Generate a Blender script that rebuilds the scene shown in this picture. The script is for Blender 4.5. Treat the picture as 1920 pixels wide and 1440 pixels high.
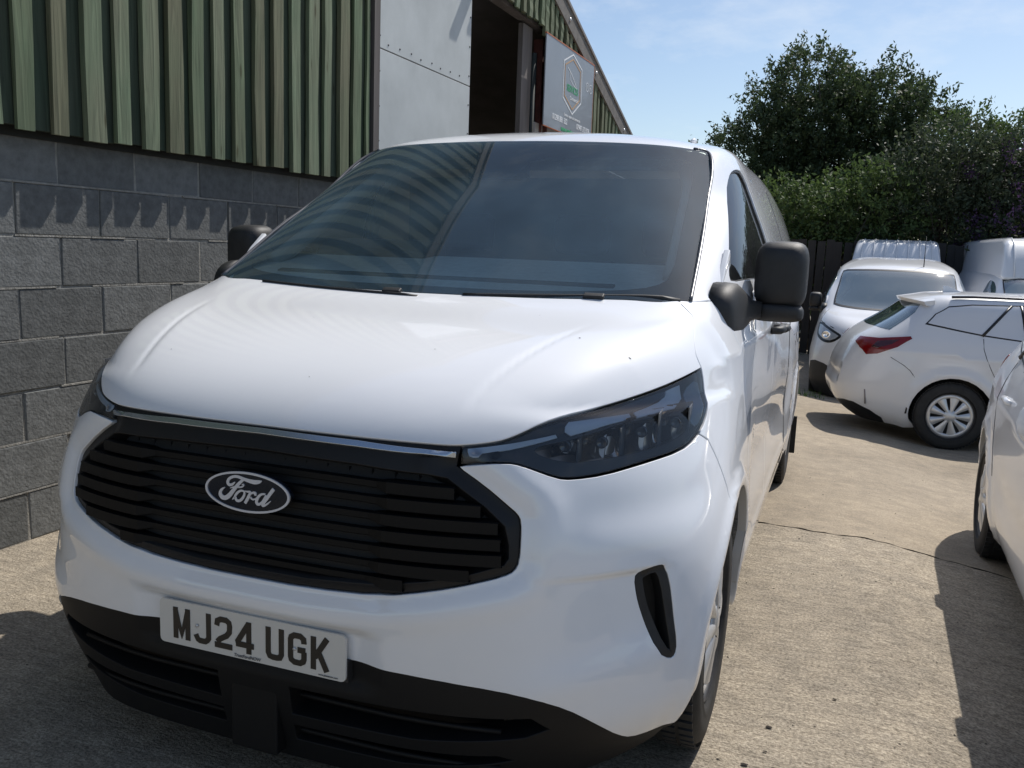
import bpy, bmesh, math, random
import numpy as np
from mathutils import Vector, Matrix
from mathutils.geometry import delaunay_2d_cdt
C = bpy.context; SC = C.scene; COL = SC.collection
for o in list(bpy.data.objects): bpy.data.objects.remove(o)
random.seed(7); RNG = np.random.default_rng(11)

# ---------------------------------------------------------------- camera
cam = bpy.data.objects.new('camera', bpy.data.cameras.new('camera')); COL.objects.link(cam); SC.camera = cam
yaw, pitch, roll = -.352, -.153, .037
f_ = np.array([math.sin(yaw)*math.cos(pitch), math.cos(yaw)*math.cos(pitch), math.sin(pitch)])
r0 = np.array([math.cos(yaw), -math.sin(yaw), 0]); u0 = np.cross(r0, f_)
r_ = math.cos(roll)*r0+math.sin(roll)*u0; u_ = -math.sin(roll)*r0+math.cos(roll)*u0
M = Matrix(((r_[0], u_[0], -f_[0], 1.233), (r_[1], u_[1], -f_[1], -1.534), (r_[2], u_[2], -f_[2], 1.376), (0, 0, 0, 1)))
cam.matrix_world = M
cam.data.sensor_width = 36; cam.data.lens = 1662/1920*36; cam.data.clip_end = 2000; cam.data.clip_start = .05
# ---------------------------------------------------------------- light
SUN = Vector((.31, .69, 1.0)).normalized()
elev = math.asin(SUN.z); azi = math.atan2(SUN.x, SUN.y)
W = bpy.data.worlds.new('World'); SC.world = W; W.use_nodes = True
nt = W.node_tree; nt.nodes.clear()
N = nt.nodes.new; L = nt.links.new
out = N('ShaderNodeOutputWorld'); bg = N('ShaderNodeBackground'); sky = N('ShaderNodeTexSky')
sky.sky_type = 'NISHITA'; sky.sun_disc = False; sky.sun_elevation = elev; sky.sun_rotation = azi
sky.air_density = 1.0; sky.dust_density = .85; sky.ozone_density = 1.6; sky.altitude = 50
tc = N('ShaderNodeTexCoord'); mp = N('ShaderNodeMapping'); mp.inputs['Scale'].default_value = (5, 5, 14)
no = N('ShaderNodeTexNoise'); no.inputs['Scale'].default_value = 1.3; no.inputs['Detail'].default_value = 9; no.inputs['Roughness'].default_value = .62
L(tc.outputs['Generated'], mp.inputs['Vector']); L(mp.outputs[0], no.inputs['Vector'])
cr_ = N('ShaderNodeValToRGB'); cr_.color_ramp.elements[0].position = .50; cr_.color_ramp.elements[1].position = .80
cr_.color_ramp.elements[1].color = (.42, .42, .42, 1)
L(no.outputs['Fac'], cr_.inputs['Fac'])
mx = N('ShaderNodeMix'); mx.data_type = 'RGBA'; L(cr_.outputs[0], mx.inputs['Factor']); L(sky.outputs[0], mx.inputs['A'])
mx.inputs['B'].default_value = (7.6, 8.0, 8.4, 1)
L(mx.outputs['Result'], bg.inputs['Color']); bg.inputs['Strength'].default_value = .102
L(bg.outputs[0], out.inputs[0])
sl = bpy.data.lights.new('sun', 'SUN'); sl.energy = 3.9; sl.angle = math.radians(.5); sl.color = (1, .955, .89)
so = bpy.data.objects.new('sun', sl); COL.objects.link(so); so.rotation_euler = SUN.to_track_quat('Z', 'Y').to_euler(); so.location = (4, 8, 12)
SC.view_settings.view_transform = 'Standard'; SC.view_settings.look = 'None'; SC.view_settings.gamma = 1
SC.view_settings.use_curve_mapping = False; SC.view_settings.exposure = 0.25

# ---------------------------------------------------------------- materials
MATS = {}
def mat(name, col=(.5, .5, .5), rough=.5, metal=0, coat=0, coatr=.03, spec=.5, var=0, vscale=8, bump=0, bscale=40, emit=None, coatior=1.5, stretch=(1, 1, 1), detail=6):
    if name in MATS: return MATS[name]
    m = bpy.data.materials.new(name); m.use_nodes = True; t = m.node_tree; b = t.nodes['Principled BSDF']
    b.inputs['Base Color'].default_value = (*col, 1); b.inputs['Roughness'].default_value = rough; b.inputs['Metallic'].default_value = metal
    b.inputs['Coat Weight'].default_value = coat; b.inputs['Coat Roughness'].default_value = coatr; b.inputs['Specular IOR Level'].default_value = spec; b.inputs['Coat IOR'].default_value = coatior
    if var or bump:
        tc = t.nodes.new('ShaderNodeTexCoord'); mp = t.nodes.new('ShaderNodeMapping'); mp.inputs['Scale'].default_value = stretch
        t.links.new(tc.outputs['Object'], mp.inputs['Vector'])
    if var:
        n = t.nodes.new('ShaderNodeTexNoise'); n.inputs['Scale'].default_value = vscale; n.inputs['Detail'].default_value = detail; n.inputs['Roughness'].default_value = .6
        t.links.new(mp.outputs[0], n.inputs['Vector'])
        r = t.nodes.new('ShaderNodeValToRGB'); r.color_ramp.elements[0].position = .3; r.color_ramp.elements[1].position = .7
        r.color_ramp.elements[0].color = (*[c*(1-var) for c in col], 1); r.color_ramp.elements[1].color = (*[min(1, c*(1+var)) for c in col], 1)
        t.links.new(n.outputs['Fac'], r.inputs['Fac']); t.links.new(r.outputs[0], b.inputs['Base Color'])
    if bump:
        n = t.nodes.new('ShaderNodeTexNoise'); n.inputs['Scale'].default_value = bscale; n.inputs['Detail'].default_value = 5
        t.links.new(mp.outputs[0], n.inputs['Vector']); k = t.nodes.new('ShaderNodeBump'); k.inputs['Strength'].default_value = 1; k.inputs['Distance'].default_value = bump
        t.links.new(n.outputs['Fac'], k.inputs['Height']); t.links.new(k.outputs[0], b.inputs['Normal'])
    if emit: b.inputs['Emission Color'].default_value = (*emit[:3], 1); b.inputs['Emission Strength'].default_value = emit[3]
    MATS[name] = m; return m
def glassmat(name, tint=(.75, .82, .8), ior=1.6, dirt=.05, dirt_haze_col=(.6, .65, .68), dscale=3, rough=0.0):
    m = bpy.data.materials.new(name); m.use_nodes = True; t = m.node_tree; t.nodes.clear(); N = t.nodes.new; L = t.links.new
    o = N('ShaderNodeOutputMaterial'); tr = N('ShaderNodeBsdfTransparent'); tr.inputs[0].default_value = (*tint, 1)
    gl = N('ShaderNodeBsdfGlossy'); gl.inputs['Roughness'].default_value = rough
    fr = N('ShaderNodeFresnel'); fr.inputs[0].default_value = ior; mi = N('ShaderNodeMixShader')
    L(fr.outputs[0], mi.inputs[0]); L(tr.outputs[0], mi.inputs[1]); L(gl.outputs[0], mi.inputs[2])
    df = N('ShaderNodeBsdfDiffuse'); df.inputs[0].default_value = (*dirt_haze_col, 1)  # diffuse film: dirt, plus painted sky haze on the windscreen
    tc = N('ShaderNodeTexCoord'); n = N('ShaderNodeTexNoise'); n.inputs['Scale'].default_value = dscale; n.inputs['Detail'].default_value = 7
    L(tc.outputs['Object'], n.inputs['Vector']); r = N('ShaderNodeValToRGB'); r.color_ramp.elements[0].position = .35; r.color_ramp.elements[1].position = .75
    r.color_ramp.elements[0].color = (dirt*.5,)*3+(1,); r.color_ramp.elements[1].color = (dirt*1.8,)*3+(1,)
    L(n.outputs['Fac'], r.inputs['Fac']); m2 = N('ShaderNodeMixShader'); L(r.outputs[0], m2.inputs[0]); L(mi.outputs[0], m2.inputs[1]); L(df.outputs[0], m2.inputs[2])
    L(m2.outputs[0], o.inputs[0]); return m
PAINT = mat('white_paint', (.81, .82, .845), .55, spec=.25, coat=1, coatior=1.58, coatr=.012, var=.015, vscale=2.5)
PAINT2 = mat('far_white_paint', (.72, .73, .75), .35, coat=.8, coatr=.04)
PLAST = mat('black_plastic', (.018, .018, .019), .55, var=.2, vscale=30, bump=.0004, bscale=900)
GRBLK = mat('grille_black', (.010, .010, .011), .5, spec=.35)
GLOSSB = mat('gloss_black', (.008, .008, .009), .08, spec=.5)
RUBBER = mat('tyre_rubber', (.02, .02, .02), .75, var=.3, vscale=20, bump=.0005, bscale=300)
CHROME = mat('chrome', (.75, .77, .8), .08, metal=1)
DARKCH = mat('smoked_chrome', (.20, .22, .26), .18, metal=1)
SILVER = mat('silver_paint', (.55, .56, .58), .35, metal=.6)
CAPM = mat('wheel_trim_silver', (.60, .61, .62), .32, metal=.55)
CABIN = mat('dark_cabin_plastic', (.055, .06, .062), .7)
DASH = mat('grey_dashboard', (.55, .58, .55), .75, var=.1, vscale=40)
SEATM = mat('dark_seat_fabric', (.15, .17, .20), .9)
PLATEM = mat('plate_white', (.62, .61, .58), .35, coat=.5)
INK = mat('plate_black', (.008, .008, .008), .35)
BADGEW = mat('badge_silver', (.62, .63, .68), .35, metal=.35)
GLASS = glassmat('windscreen_glass', (.90, .98, .96), 1.62, .085, (.34, .56, .74), 1.6)  # film is dust, its blue a painted sky reflection
SIDEG = glassmat('door_glass', (.30, .36, .35), 1.6, .02)
LENSG = glassmat('lamp_lens', (.86, .9, .93), 1.5, .012)
DARKG = glassmat('dark_glass', (.10, .12, .13), 1.6, .02)
REDL = mat('red_lamp', (.18, .004, .005), .2, coat=.5)
# ---------------------------------------------------------------- object helpers
SWAP = set(); SWD = set(); SWM = Matrix(((0, 1, 0, 0), (1, 0, 0, 0), (0, 0, 1, 0), (0, 0, 0, 1)))
def link(o, parent=None, kind=None, label=None, cat=None, group=None):
    if parent in SWAP:
        me = o.data
        if me.name not in SWD: me.transform(SWM); me.flip_normals(); SWD.add(me.name)
        o.location = (o.location.y, o.location.x, o.location.z); o.scale = (o.scale.y, o.scale.x, o.scale.z)
    COL.objects.link(o)
    if parent is not None: o.parent = parent
    if kind: o['kind'] = kind
    if label: o['label'] = label
    if cat: o['category'] = cat
    if group: o['group'] = group
    return o
def thing(name, label, cat, loc=(0, 0, 0), rz=0, group=None):
    o = bpy.data.objects.new(name, None); o.location = loc; o.rotation_euler = (0, 0, rz); o.empty_display_size = .2
    return link(o, None, None, label, cat, group)
class MB:
    def __init__(s): s.v = []; s.f = []; s.sm = []
    def add(s, vs, fs, smooth=False):
        n = len(s.v); s.v += [tuple(map(float, p)) for p in vs]; s.f += [tuple(i+n for i in f) for f in fs]; s.sm += [smooth]*len(fs); return s
    def box(s, c, d, R=None):
        x, y, z = [k/2 for k in d]; P = [(a, b, e) for a in (-x, x) for b in (-y, y) for e in (-z, z)]
        P = [(R @ Vector(p) if R else Vector(p))+Vector(c) for p in P]
        return s.add(P, [(0, 1, 3, 2), (4, 6, 7, 5), (0, 4, 5, 1), (2, 3, 7, 6), (0, 2, 6, 4), (1, 5, 7, 3)])
    def prism(s, poly, axis, a, b, smooth=False):
        """2D polygon extruded along an axis (0,1,2) from a to b"""
        n = len(poly); ins = lambda p, t: (t, p[0], p[1]) if axis == 0 else (p[0], t, p[1]) if axis == 1 else (p[0], p[1], t)
        P = [ins(p, a) for p in poly]+[ins(p, b) for p in poly]
        return s.add(P, [tuple(range(n))[::-1], tuple(range(n, 2*n))]+[(i, (i+1) % n, n+(i+1) % n, n+i) for i in range(n)], smooth)
    def tube(s, pts, rad, n=8, cap=True):
        pts = [Vector(p) for p in pts]; R = rad if isinstance(rad, (list, tuple)) else [rad]*len(pts); P = []
        for i, p in enumerate(pts):
            t = (pts[min(i+1, len(pts)-1)]-pts[max(i-1, 0)]).normalized(); a = t.orthogonal().normalized()
            if i and abs(a.dot(pa)) < .98:
                a = (pa-t*pa.dot(t)).normalized()
            pa = a; b = t.cross(a)
            P += [p+(a*math.cos(k*2*math.pi/n)+b*math.sin(k*2*math.pi/n))*R[i] for k in range(n)]
        F = [(i*n+k, i*n+(k+1) % n, (i+1)*n+(k+1) % n, (i+1)*n+k) for i in range(len(pts)-1) for k in range(n)]
        if cap: F += [tuple(range(n))[::-1], tuple(range((len(pts)-1)*n, len(pts)*n))]
        return s.add(P, F, True)
    def lathe(s, prof, n=40, c=(0, 0, 0), axis=0, sgn=1, smooth=True):
        """profile [(offset along axis, radius)] turned about the axis"""
        P = []
        for a, r in prof:
            for k in range(n):
                t = 2*math.pi*k/n; q = [a*sgn, r*math.cos(t), r*math.sin(t)]
                if axis == 2: q = [q[1], q[2], q[0]]
                elif axis == 1: q = [q[1], q[0], q[2]]
                P.append((q[0]+c[0], q[1]+c[1], q[2]+c[2]))
        return s.add(P, [(i*n+k, i*n+(k+1) % n, (i+1)*n+(k+1) % n, (i+1)*n+k) for i in range(len(prof)-1) for k in range(n)], smooth)
    def mesh(s, name, m):
        me = bpy.data.meshes.new(name); me.from_pydata(s.v, [], s.f); me.materials.append(m)
        me.polygons.foreach_set('use_smooth', s.sm); me.update(); return me
    def build(s, name, m, parent=None, bevel=0, seg=2, sub=0, **k):
        me = s.mesh(name, m)
        bm = bmesh.new(); bm.from_mesh(me); bmesh.ops.remove_doubles(bm, verts=bm.verts, dist=1e-6)
        bmesh.ops.recalc_face_normals(bm, faces=bm.faces)
        if bevel: 
            ed = [e for e in bm.edges if len(e.link_faces) == 2 and e.calc_face_angle(0) > .6]
            bmesh.ops.bevel(bm, geom=ed, offset=bevel, segments=seg, affect='EDGES', profile=.5, clamp_overlap=True)
            for f in bm.faces: f.smooth = True
        bm.to_mesh(me); bm.free()
        o = bpy.data.objects.new(name, me)
        if bevel:
            w = o.modifiers.new('w', 'WEIGHTED_NORMAL'); w.keep_sharp = True
        if sub:
            q = o.modifiers.new('s', 'SUBSURF'); q.levels = sub; q.render_levels = sub
        return link(o, parent, **k)
def npmesh(name, V, Q, m, smooth=False):
    """quads from numpy arrays"""
    me = bpy.data.meshes.new(name); me.vertices.add(len(V)); me.vertices.foreach_set('co', np.asarray(V, np.float32).ravel())
    k = Q.shape[1]; me.loops.add(Q.size); me.loops.foreach_set('vertex_index', Q.astype(np.int32).ravel())
    me.polygons.add(len(Q)); me.polygons.foreach_set('loop_start', np.arange(len(Q), dtype=np.int32)*k)
    me.update(calc_edges=True); me.polygons.foreach_set('use_smooth', np.full(len(Q), smooth)); me.materials.append(m); me.update(); return me
# ---------------------------------------------------------------- lofted skins
# ---- lofted skin of the big van: rows of points (x,y,z), right half, from the lower lip to the roof
def _side(y7,r): return r
ROWS=[
 [(0,.16,.20),(.25,.165,.20),(.5,.19,.20),(.68,.26,.20),(.84,.40,.20),(.955,.54,.20),(.955,.95,.20),(.96,1.45,.20),(.96,2.2,.2),(.96,3.2,.2),(.955,4.2,.2),(.925,5.0,.22)],
 [(0,.105,.33),(.25,.112,.33),(.5,.138,.33),(.70,.205,.33),(.885,.365,.33),(.985,.51,.33),(.99,.95,.33),(.985,1.45,.33),(.985,2.2,.33),(.985,3.2,.33),(.985,4.2,.33),(.945,5.0,.34)],
 [(0,.10,.47),(.25,.107,.47),(.5,.138,.47),(.69,.212,.47),(.85,.378,.47),(.988,.53,.47),(1.008,.95,.47),(.998,1.45,.47),(.993,2.2,.47),(.993,3.2,.47),(1.0,4.2,.47),(.958,5.0,.48)],
 [(0,.09,.60),(.25,.097,.60),(.5,.128,.60),(.70,.212,.60),(.865,.378,.60),(.997,.55,.60),(1.012,.95,.60),(1.0,1.45,.60),(.993,2.2,.60),(.993,3.2,.60),(1.0,4.2,.60),(.96,5.0,.60)],
 [(0,.10,.75),(.25,.107,.75),(.5,.142,.75),(.70,.235,.75),(.865,.395,.75),(.982,.59,.75),(1.005,.95,.75),(.998,1.45,.75),(.993,2.2,.75),(.993,3.2,.75),(.995,4.2,.75),(.955,5.0,.75)],
 [(0,.13,.89),(.25,.138,.89),(.48,.185,.895),(.66,.29,.91),(.81,.455,.93),(.92,.68,.94),(.982,.95,.93),(.985,1.45,.92),(.985,2.2,.92),(.985,3.2,.92),(.985,4.2,.92),(.945,5.0,.92)],
 [(0,.175,.975),(.25,.182,.978),(.48,.212,.985),(.64,.33,1.025),(.76,.485,1.068),(.87,.70,1.095),(.94,.97,1.09),(.972,1.45,1.07),(.978,2.2,1.07),(.978,3.2,1.07),(.975,4.2,1.07),(.935,5.0,1.07)],
 [(0,.30,1.065),(.25,.305,1.065),(.46,.35,1.075),(.62,.455,1.105),(.735,.60,1.128),(.83,.78,1.146),(.90,1.01,1.155),(.958,1.45,1.17),(.966,2.2,1.19),(.966,3.2,1.2),(.96,4.2,1.2),(.92,5.0,1.2)],
 [(0,.61,1.165),(.25,.615,1.165),(.46,.635,1.162),(.62,.69,1.172),(.72,.80,1.183),(.81,.93,1.20),(.875,1.10,1.22),(.94,1.45,1.265),(.955,2.2,1.29),(.955,3.2,1.31),(.945,4.2,1.31),(.905,5.0,1.31)],
 [(0,.93,1.225),(.25,.937,1.226),(.46,.955,1.230),(.65,.99,1.238),(.775,1.03,1.245),(.84,1.13,1.262),(.88,1.26,1.295),(.918,1.5,1.35),(.94,2.2,1.40),(.925,3.2,1.43),(.905,4.2,1.43),(.875,5.0,1.43)],
 [(0,1.215,1.418),(.25,1.222,1.417),(.48,1.24,1.413),(.655,1.275,1.41),(.765,1.32,1.41),(.818,1.40,1.43),(.85,1.51,1.465),(.875,1.75,1.51),(.885,2.3,1.55),(.875,3.2,1.58),(.86,4.2,1.58),(.83,5.0,1.58)],
 [(0,1.50,1.615),(.25,1.507,1.612),(.47,1.525,1.605),(.635,1.57,1.592),(.73,1.62,1.58),(.772,1.70,1.59),(.797,1.82,1.615),(.82,2.05,1.655),(.825,2.5,1.69),(.815,3.3,1.72),(.80,4.2,1.72),(.775,5.0,1.72)],
 [(0,1.765,1.786),(.25,1.773,1.783),(.46,1.79,1.775),(.61,1.825,1.762),(.695,1.865,1.748),(.725,1.94,1.757),(.742,2.05,1.775),(.758,2.27,1.80),(.75,2.8,1.82),(.745,3.5,1.84),(.735,4.2,1.845),(.71,5.0,1.84)],
 [(0,1.95,1.834),(.25,1.965,1.832),(.45,1.99,1.823),(.57,2.02,1.812),(.635,2.1,1.808),(.66,2.2,1.817),(.675,2.32,1.832),(.675,2.55,1.85),(.67,3.0,1.875),(.665,3.7,1.895),(.66,4.3,1.90),(.64,5.0,1.885)],
 [(0,2.2,1.872),(.2,2.22,1.872),(.36,2.28,1.868),(.455,2.38,1.87),(.495,2.48,1.878),(.51,2.6,1.887),(.52,2.75,1.90),(.52,2.95,1.912),(.52,3.3,1.93),(.52,3.8,1.94),(.52,4.35,1.94),(.51,5.0,1.925)],
 [(0,2.7,1.92),(.12,2.72,1.92),(.21,2.8,1.925),(.26,2.9,1.93),(.285,3.0,1.935),(.295,3.1,1.94),(.30,3.2,1.943),(.30,3.35,1.947),(.30,3.6,1.95),(.30,4.0,1.953),(.30,4.45,1.953),(.3,5.0,1.94)],
]
def spl(t,us,d=0):
    """matrix of natural cubic spline interpolation on knots t at us (d-th derivative)"""
    n=len(t); h=np.diff(t); A=np.zeros((n,n)); B=np.zeros((n,n)); A[0,0]=A[-1,-1]=1
    for i in range(1,n-1):
        A[i,i-1]=h[i-1];A[i,i]=2*(h[i-1]+h[i]);A[i,i+1]=h[i]
        B[i,i-1]=6/h[i-1];B[i,i]=-6/h[i-1]-6/h[i];B[i,i+1]=6/h[i]
    M=np.linalg.solve(A,B); us=np.atleast_1d(us)
    k=np.clip(np.searchsorted(t,us,side='right')-1,0,n-2); I=np.eye(n)
    hk=h[k][:,None]; a=(t[k+1]-us)[:,None]/hk; b=(us-t[k])[:,None]/hk
    if d==0: return a*I[k]+b*I[k+1]+((a**3-a)*M[k]+(b**3-b)*M[k+1])*hk**2/6
    return (I[k+1]-I[k])/hk+((-(3*a**2-1))*M[k]+(3*b**2-1)*M[k+1])*hk/6
def smoo(t,lam):
    n=len(t);h=np.diff(t);Q=np.zeros((n,n-2));R=np.zeros((n-2,n-2))
    for i in range(n-2):
        Q[i,i]=1/h[i];Q[i+1,i]=-1/h[i]-1/h[i+1];Q[i+2,i]=1/h[i+1]; R[i,i]=(h[i]+h[i+1])/3
        if i<n-3: R[i,i+1]=R[i+1,i]=h[i+1]/6
    return np.linalg.inv(np.eye(n)+lam*Q@np.linalg.solve(R,Q.T))
class Skin:
    def __init__(s,rows,crease=None,lam=0):
        H=np.array(rows,float); s.bump=crease
        s.P=np.concatenate([(H*[-1,1,1])[:,:0:-1],H],1)   # rows x cols x 3
        du=np.linalg.norm(np.diff(H,axis=1),axis=2)[:12].mean(0); u=np.concatenate([[0],np.cumsum(du)])
        s.ut=np.concatenate([-u[:0:-1],u])
        dv=np.linalg.norm(np.diff(H,axis=0),axis=2)[:,:5].mean(1); s.vt=np.concatenate([[0],np.cumsum(dv)])
        s.U=s.ut[-1]; s.V=s.vt[-1]
        if lam:
            Su,Sv=smoo(s.ut,lam),smoo(s.vt,lam); s.P=np.einsum('ij,jkl,mk->iml',Sv,s.P,Su)
        gu=np.linspace(-s.U,s.U,401); gv=np.linspace(0,s.V,161); s.gu,s.gv=gu,gv
        s.G=np.einsum('ij,jkl,mk->iml',spl(s.vt,gv),s.P,spl(s.ut,gu))
    def base(s,uv):
        uv=np.atleast_2d(uv); Bu=spl(s.ut,uv[:,0]);Bv=spl(s.vt,uv[:,1])
        return np.einsum('ni,ijk,nj->nk',Bv,s.P,Bu)
    def nrm0(s,uv):
        uv=np.atleast_2d(uv)
        Bu=spl(s.ut,uv[:,0]);Bv=spl(s.vt,uv[:,1]);Du=spl(s.ut,uv[:,0],1);Dv=spl(s.vt,uv[:,1],1)
        a=np.einsum('ni,ijk,nj->nk',Bv,s.P,Du);b=np.einsum('ni,ijk,nj->nk',Dv,s.P,Bu)
        n=np.cross(a,b); return n/np.linalg.norm(n,axis=1)[:,None]
    def at(s,uv):
        uv=np.atleast_2d(uv)
        p=s.base(uv)
        if s.bump is not None: p=p+s.nrm0(uv)*s.bump(p)[:,None]
        return p
    def nrm(s,uv):
        uv=np.atleast_2d(uv).astype(float); e=2e-3
        if s.bump is None: return s.nrm0(uv)
        a=s.at(uv+[e,0])-s.at(uv-[e,0]); b=s.at(uv+[0,e])-s.at(uv-[0,e])
        n=np.cross(a,b); return n/np.linalg.norm(n,axis=1)[:,None]
    def find(s,Q):
        Q=np.atleast_2d(Q).astype(float); out=[]
        G=s.G.reshape(-1,3)
        for q in Q:
            k=np.argmin(((G-q)**2).sum(1)); out.append((s.gu[k%len(s.gu)],s.gv[k//len(s.gu)]))
        uv=np.array(out); e=1e-4
        for _ in range(6):
            p=s.base(uv); a=(s.base(uv+[e,0])-p)/e; b=(s.base(uv+[0,e])-p)/e; d=Q-p
            aa=(a*a).sum(1);bb=(b*b).sum(1);ab=(a*b).sum(1);da=(d*a).sum(1);db=(d*b).sum(1)
            D=aa*bb-ab*ab; st=np.stack([(da*bb-db*ab)/D,(db*aa-da*ab)/D],1)
            uv=uv+np.clip(st,-.05,.05); uv[:,0]=np.clip(uv[:,0],-s.U,s.U);uv[:,1]=np.clip(uv[:,1],0,s.V)
        return uv

class PolySkin:
    """smooth low-order sheet y=f(x,z) through given edge points; uv = (x,z)"""
    def __init__(s,P):
        P=np.asarray(P,float); s.c=np.linalg.lstsq(s.A(P[:,0],P[:,2]),P[:,1],rcond=None)[0]; s.res=np.abs(s.A(P[:,0],P[:,2])@s.c-P[:,1]).max()
    def A(s,x,z): z=z-1.5; return np.stack([x*0+1,z,x*x,z*z,x*x*z,x**4,x**6*4,x**4*z*2,z**3],1)
    def f(s,uv): return s.A(uv[:,0],uv[:,1])@s.c
    def base(s,uv): uv=np.atleast_2d(uv); return np.stack([uv[:,0],s.f(uv),uv[:,1]],1)
    def at(s,uv): return s.base(uv)
    def nrm(s,uv):
        uv=np.atleast_2d(uv).astype(float);e=1e-4
        fx=(s.f(uv+[e,0])-s.f(uv-[e,0]))/(2*e); fz=(s.f(uv+[0,e])-s.f(uv-[0,e]))/(2*e)
        n=np.stack([fx,-np.ones(len(fx)),fz],1); return n/np.linalg.norm(n,axis=1)[:,None]
    def find(s,Q): Q=np.atleast_2d(Q).astype(float); return Q[:,[0,2]]
def inpoly(P, poly):
    x, y = P[:, 0], P[:, 1]; c = np.zeros(len(P), bool); q = np.roll(poly, 1, 0)
    for (x1, y1), (x2, y2) in zip(poly, q):
        if y1 == y2: continue
        c ^= ((y1 > y) != (y2 > y)) & (x < (x2-x1)*(y-y1)/(y2-y1)+x1)
    return c
def dseg(P, poly):
    d = np.full(len(P), 1e9); q = np.roll(poly, -1, 0)
    for a, b in zip(poly, q):
        ab = b-a; l = ab@ab
        if l < 1e-14: continue
        t = np.clip((P-a)@ab/l, 0, 1); e = P-a-t[:, None]*ab; d = np.minimum(d, np.sqrt((e**2).sum(1)))
    return d
def chaikin(P, n=2, closed=False):
    P = np.asarray(P, float)
    for _ in range(n):
        if closed: Q = np.roll(P, -1, 0); R = np.empty((2*len(P), P.shape[1])); R[0::2] = .75*P+.25*Q; R[1::2] = .25*P+.75*Q; P = R
        else:
            Q = P[1:]; A = P[:-1]; R = np.empty((2*len(A), P.shape[1])); R[0::2] = .75*A+.25*Q; R[1::2] = .25*A+.75*Q
            P = np.concatenate([P[:1], R, P[-1:]])
    return P
def dens(P, step):
    out = []
    for a, b in zip(P, np.roll(P, -1, 0)):
        n = max(1, int(math.ceil(np.linalg.norm(b-a)/step))); out += [a+(b-a)*k/n for k in range(n)]
    return np.array(out)
def area2(P): q = np.roll(P, -1, 0); return (P[:, 0]*q[:, 1]-q[:, 0]*P[:, 1]).sum()
def shrink(P, d):
    P = np.array([p for p, q in zip(P, np.roll(P, 1, 0)) if np.linalg.norm(p-q) > 1e-5])
    if area2(P) < 0: P = P[::-1]
    a = P-np.roll(P, 1, 0); b = np.roll(P, -1, 0)-P
    a /= np.linalg.norm(a, axis=1)[:, None]; b /= np.linalg.norm(b, axis=1)[:, None]
    n = np.stack([-(a+b)[:, 1], (a+b)[:, 0]], 1); l = np.linalg.norm(n, axis=1)[:, None]; n = n/np.maximum(l, .4)
    return P+n*d*np.minimum(2/np.maximum(l, .9), 1.6)
def panel(name, S, outline, m, parent, holes=(), off=0., step=.02, skirt=.02, inset=.0025, holegrow=None, smooth_holes=True, **kw):
    """one panel of the skin: outline (uv) filled, laid on the skin, with its edges turned in"""
    O = dens(shrink(np.asarray(outline, float), inset), step)
    HS = []
    for h in holes:
        h = np.asarray(h, float); h = h if area2(h) > 0 else h[::-1]
        HS.append(dens(shrink(h, -(inset if holegrow is None else holegrow)), step))
    lo, hi = O.min(0), O.max(0)
    gx, gy = np.meshgrid(np.arange(lo[0]+step*.5, hi[0], step), np.arange(lo[1]+step*.5, hi[1], step)); G = np.stack([gx.ravel(), gy.ravel()], 1)
    G = G[inpoly(G, O)]
    for h in HS: G = G[~inpoly(G, h)]
    for h in [O]+HS: G = G[dseg(G, h) > step*.45]
    V = [tuple(p) for p in O]; E = []; n0 = 0; loops = []
    for h in [O]+HS:
        if n0: V += [tuple(p) for p in h]
        E += [(n0+i, n0+(i+1) % len(h)) for i in range(len(h))]; loops.append((n0, len(h))); n0 += len(h)
    V += [tuple(p) for p in G]
    r = delaunay_2d_cdt([Vector(p) for p in V], E, [], 1, 1e-7)
    UV = np.array([tuple(p) for p in r[0]]); T = np.array([t for t in r[2] if len(t) == 3])
    cen = UV[T].mean(1); keep = inpoly(cen, O)
    for h in HS: keep &= ~inpoly(cen, h)
    T = T[keep]
    P = S.at(UV); NN = S.nrm(UV); P = P+NN*off
    verts = P.tolist(); norms = NN.tolist(); faces = T.tolist()
    if skirt:
        for k, h in enumerate([O]+HS):
            p = S.at(h); n = S.nrm(h); p = p+n*off; t = np.roll(p, -1, 0)-np.roll(p, 1, 0); o = np.cross(t, n); o /= np.maximum(np.linalg.norm(o, axis=1), 1e-9)[:, None]
            if k: o = o if area2(h) > 0 else -o; o = -o
            b = len(verts); q = len(h); bev = min(.0022, skirt*.4)
            ring = [(p, n), (p+o*bev*.6-n*bev*.45, (n+o)/1.414), (p+o*bev-n*bev*1.6, o), (p+o*bev-n*skirt, o)] if not kw.get('hard') else [(p, o), (p-n*skirt, o)]
            for pp, nn in ring: verts += pp.tolist(); norms += nn.tolist()
            for r_i in range(len(ring)-1):
                for i in range(q):
                    j = (i+1) % q; fce = (b+r_i*q+i, b+(r_i+1)*q+i, b+(r_i+1)*q+j, b+r_i*q+j)
                    faces.append(fce if k == 0 else fce[::-1])
    kw.pop('hard', None)
    me = bpy.data.meshes.new(name); me.from_pydata(verts, [], faces); me.materials.append(m)
    me.polygons.foreach_set('use_smooth', [True]*len(me.polygons)); me.update()
    if len(me.vertices) == len(norms): me.normals_split_custom_set_from_vertices(norms)
    return link(bpy.data.objects.new(name, me), parent, **kw)
def mir(uv): return np.asarray(uv)*[-1, 1]
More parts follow.
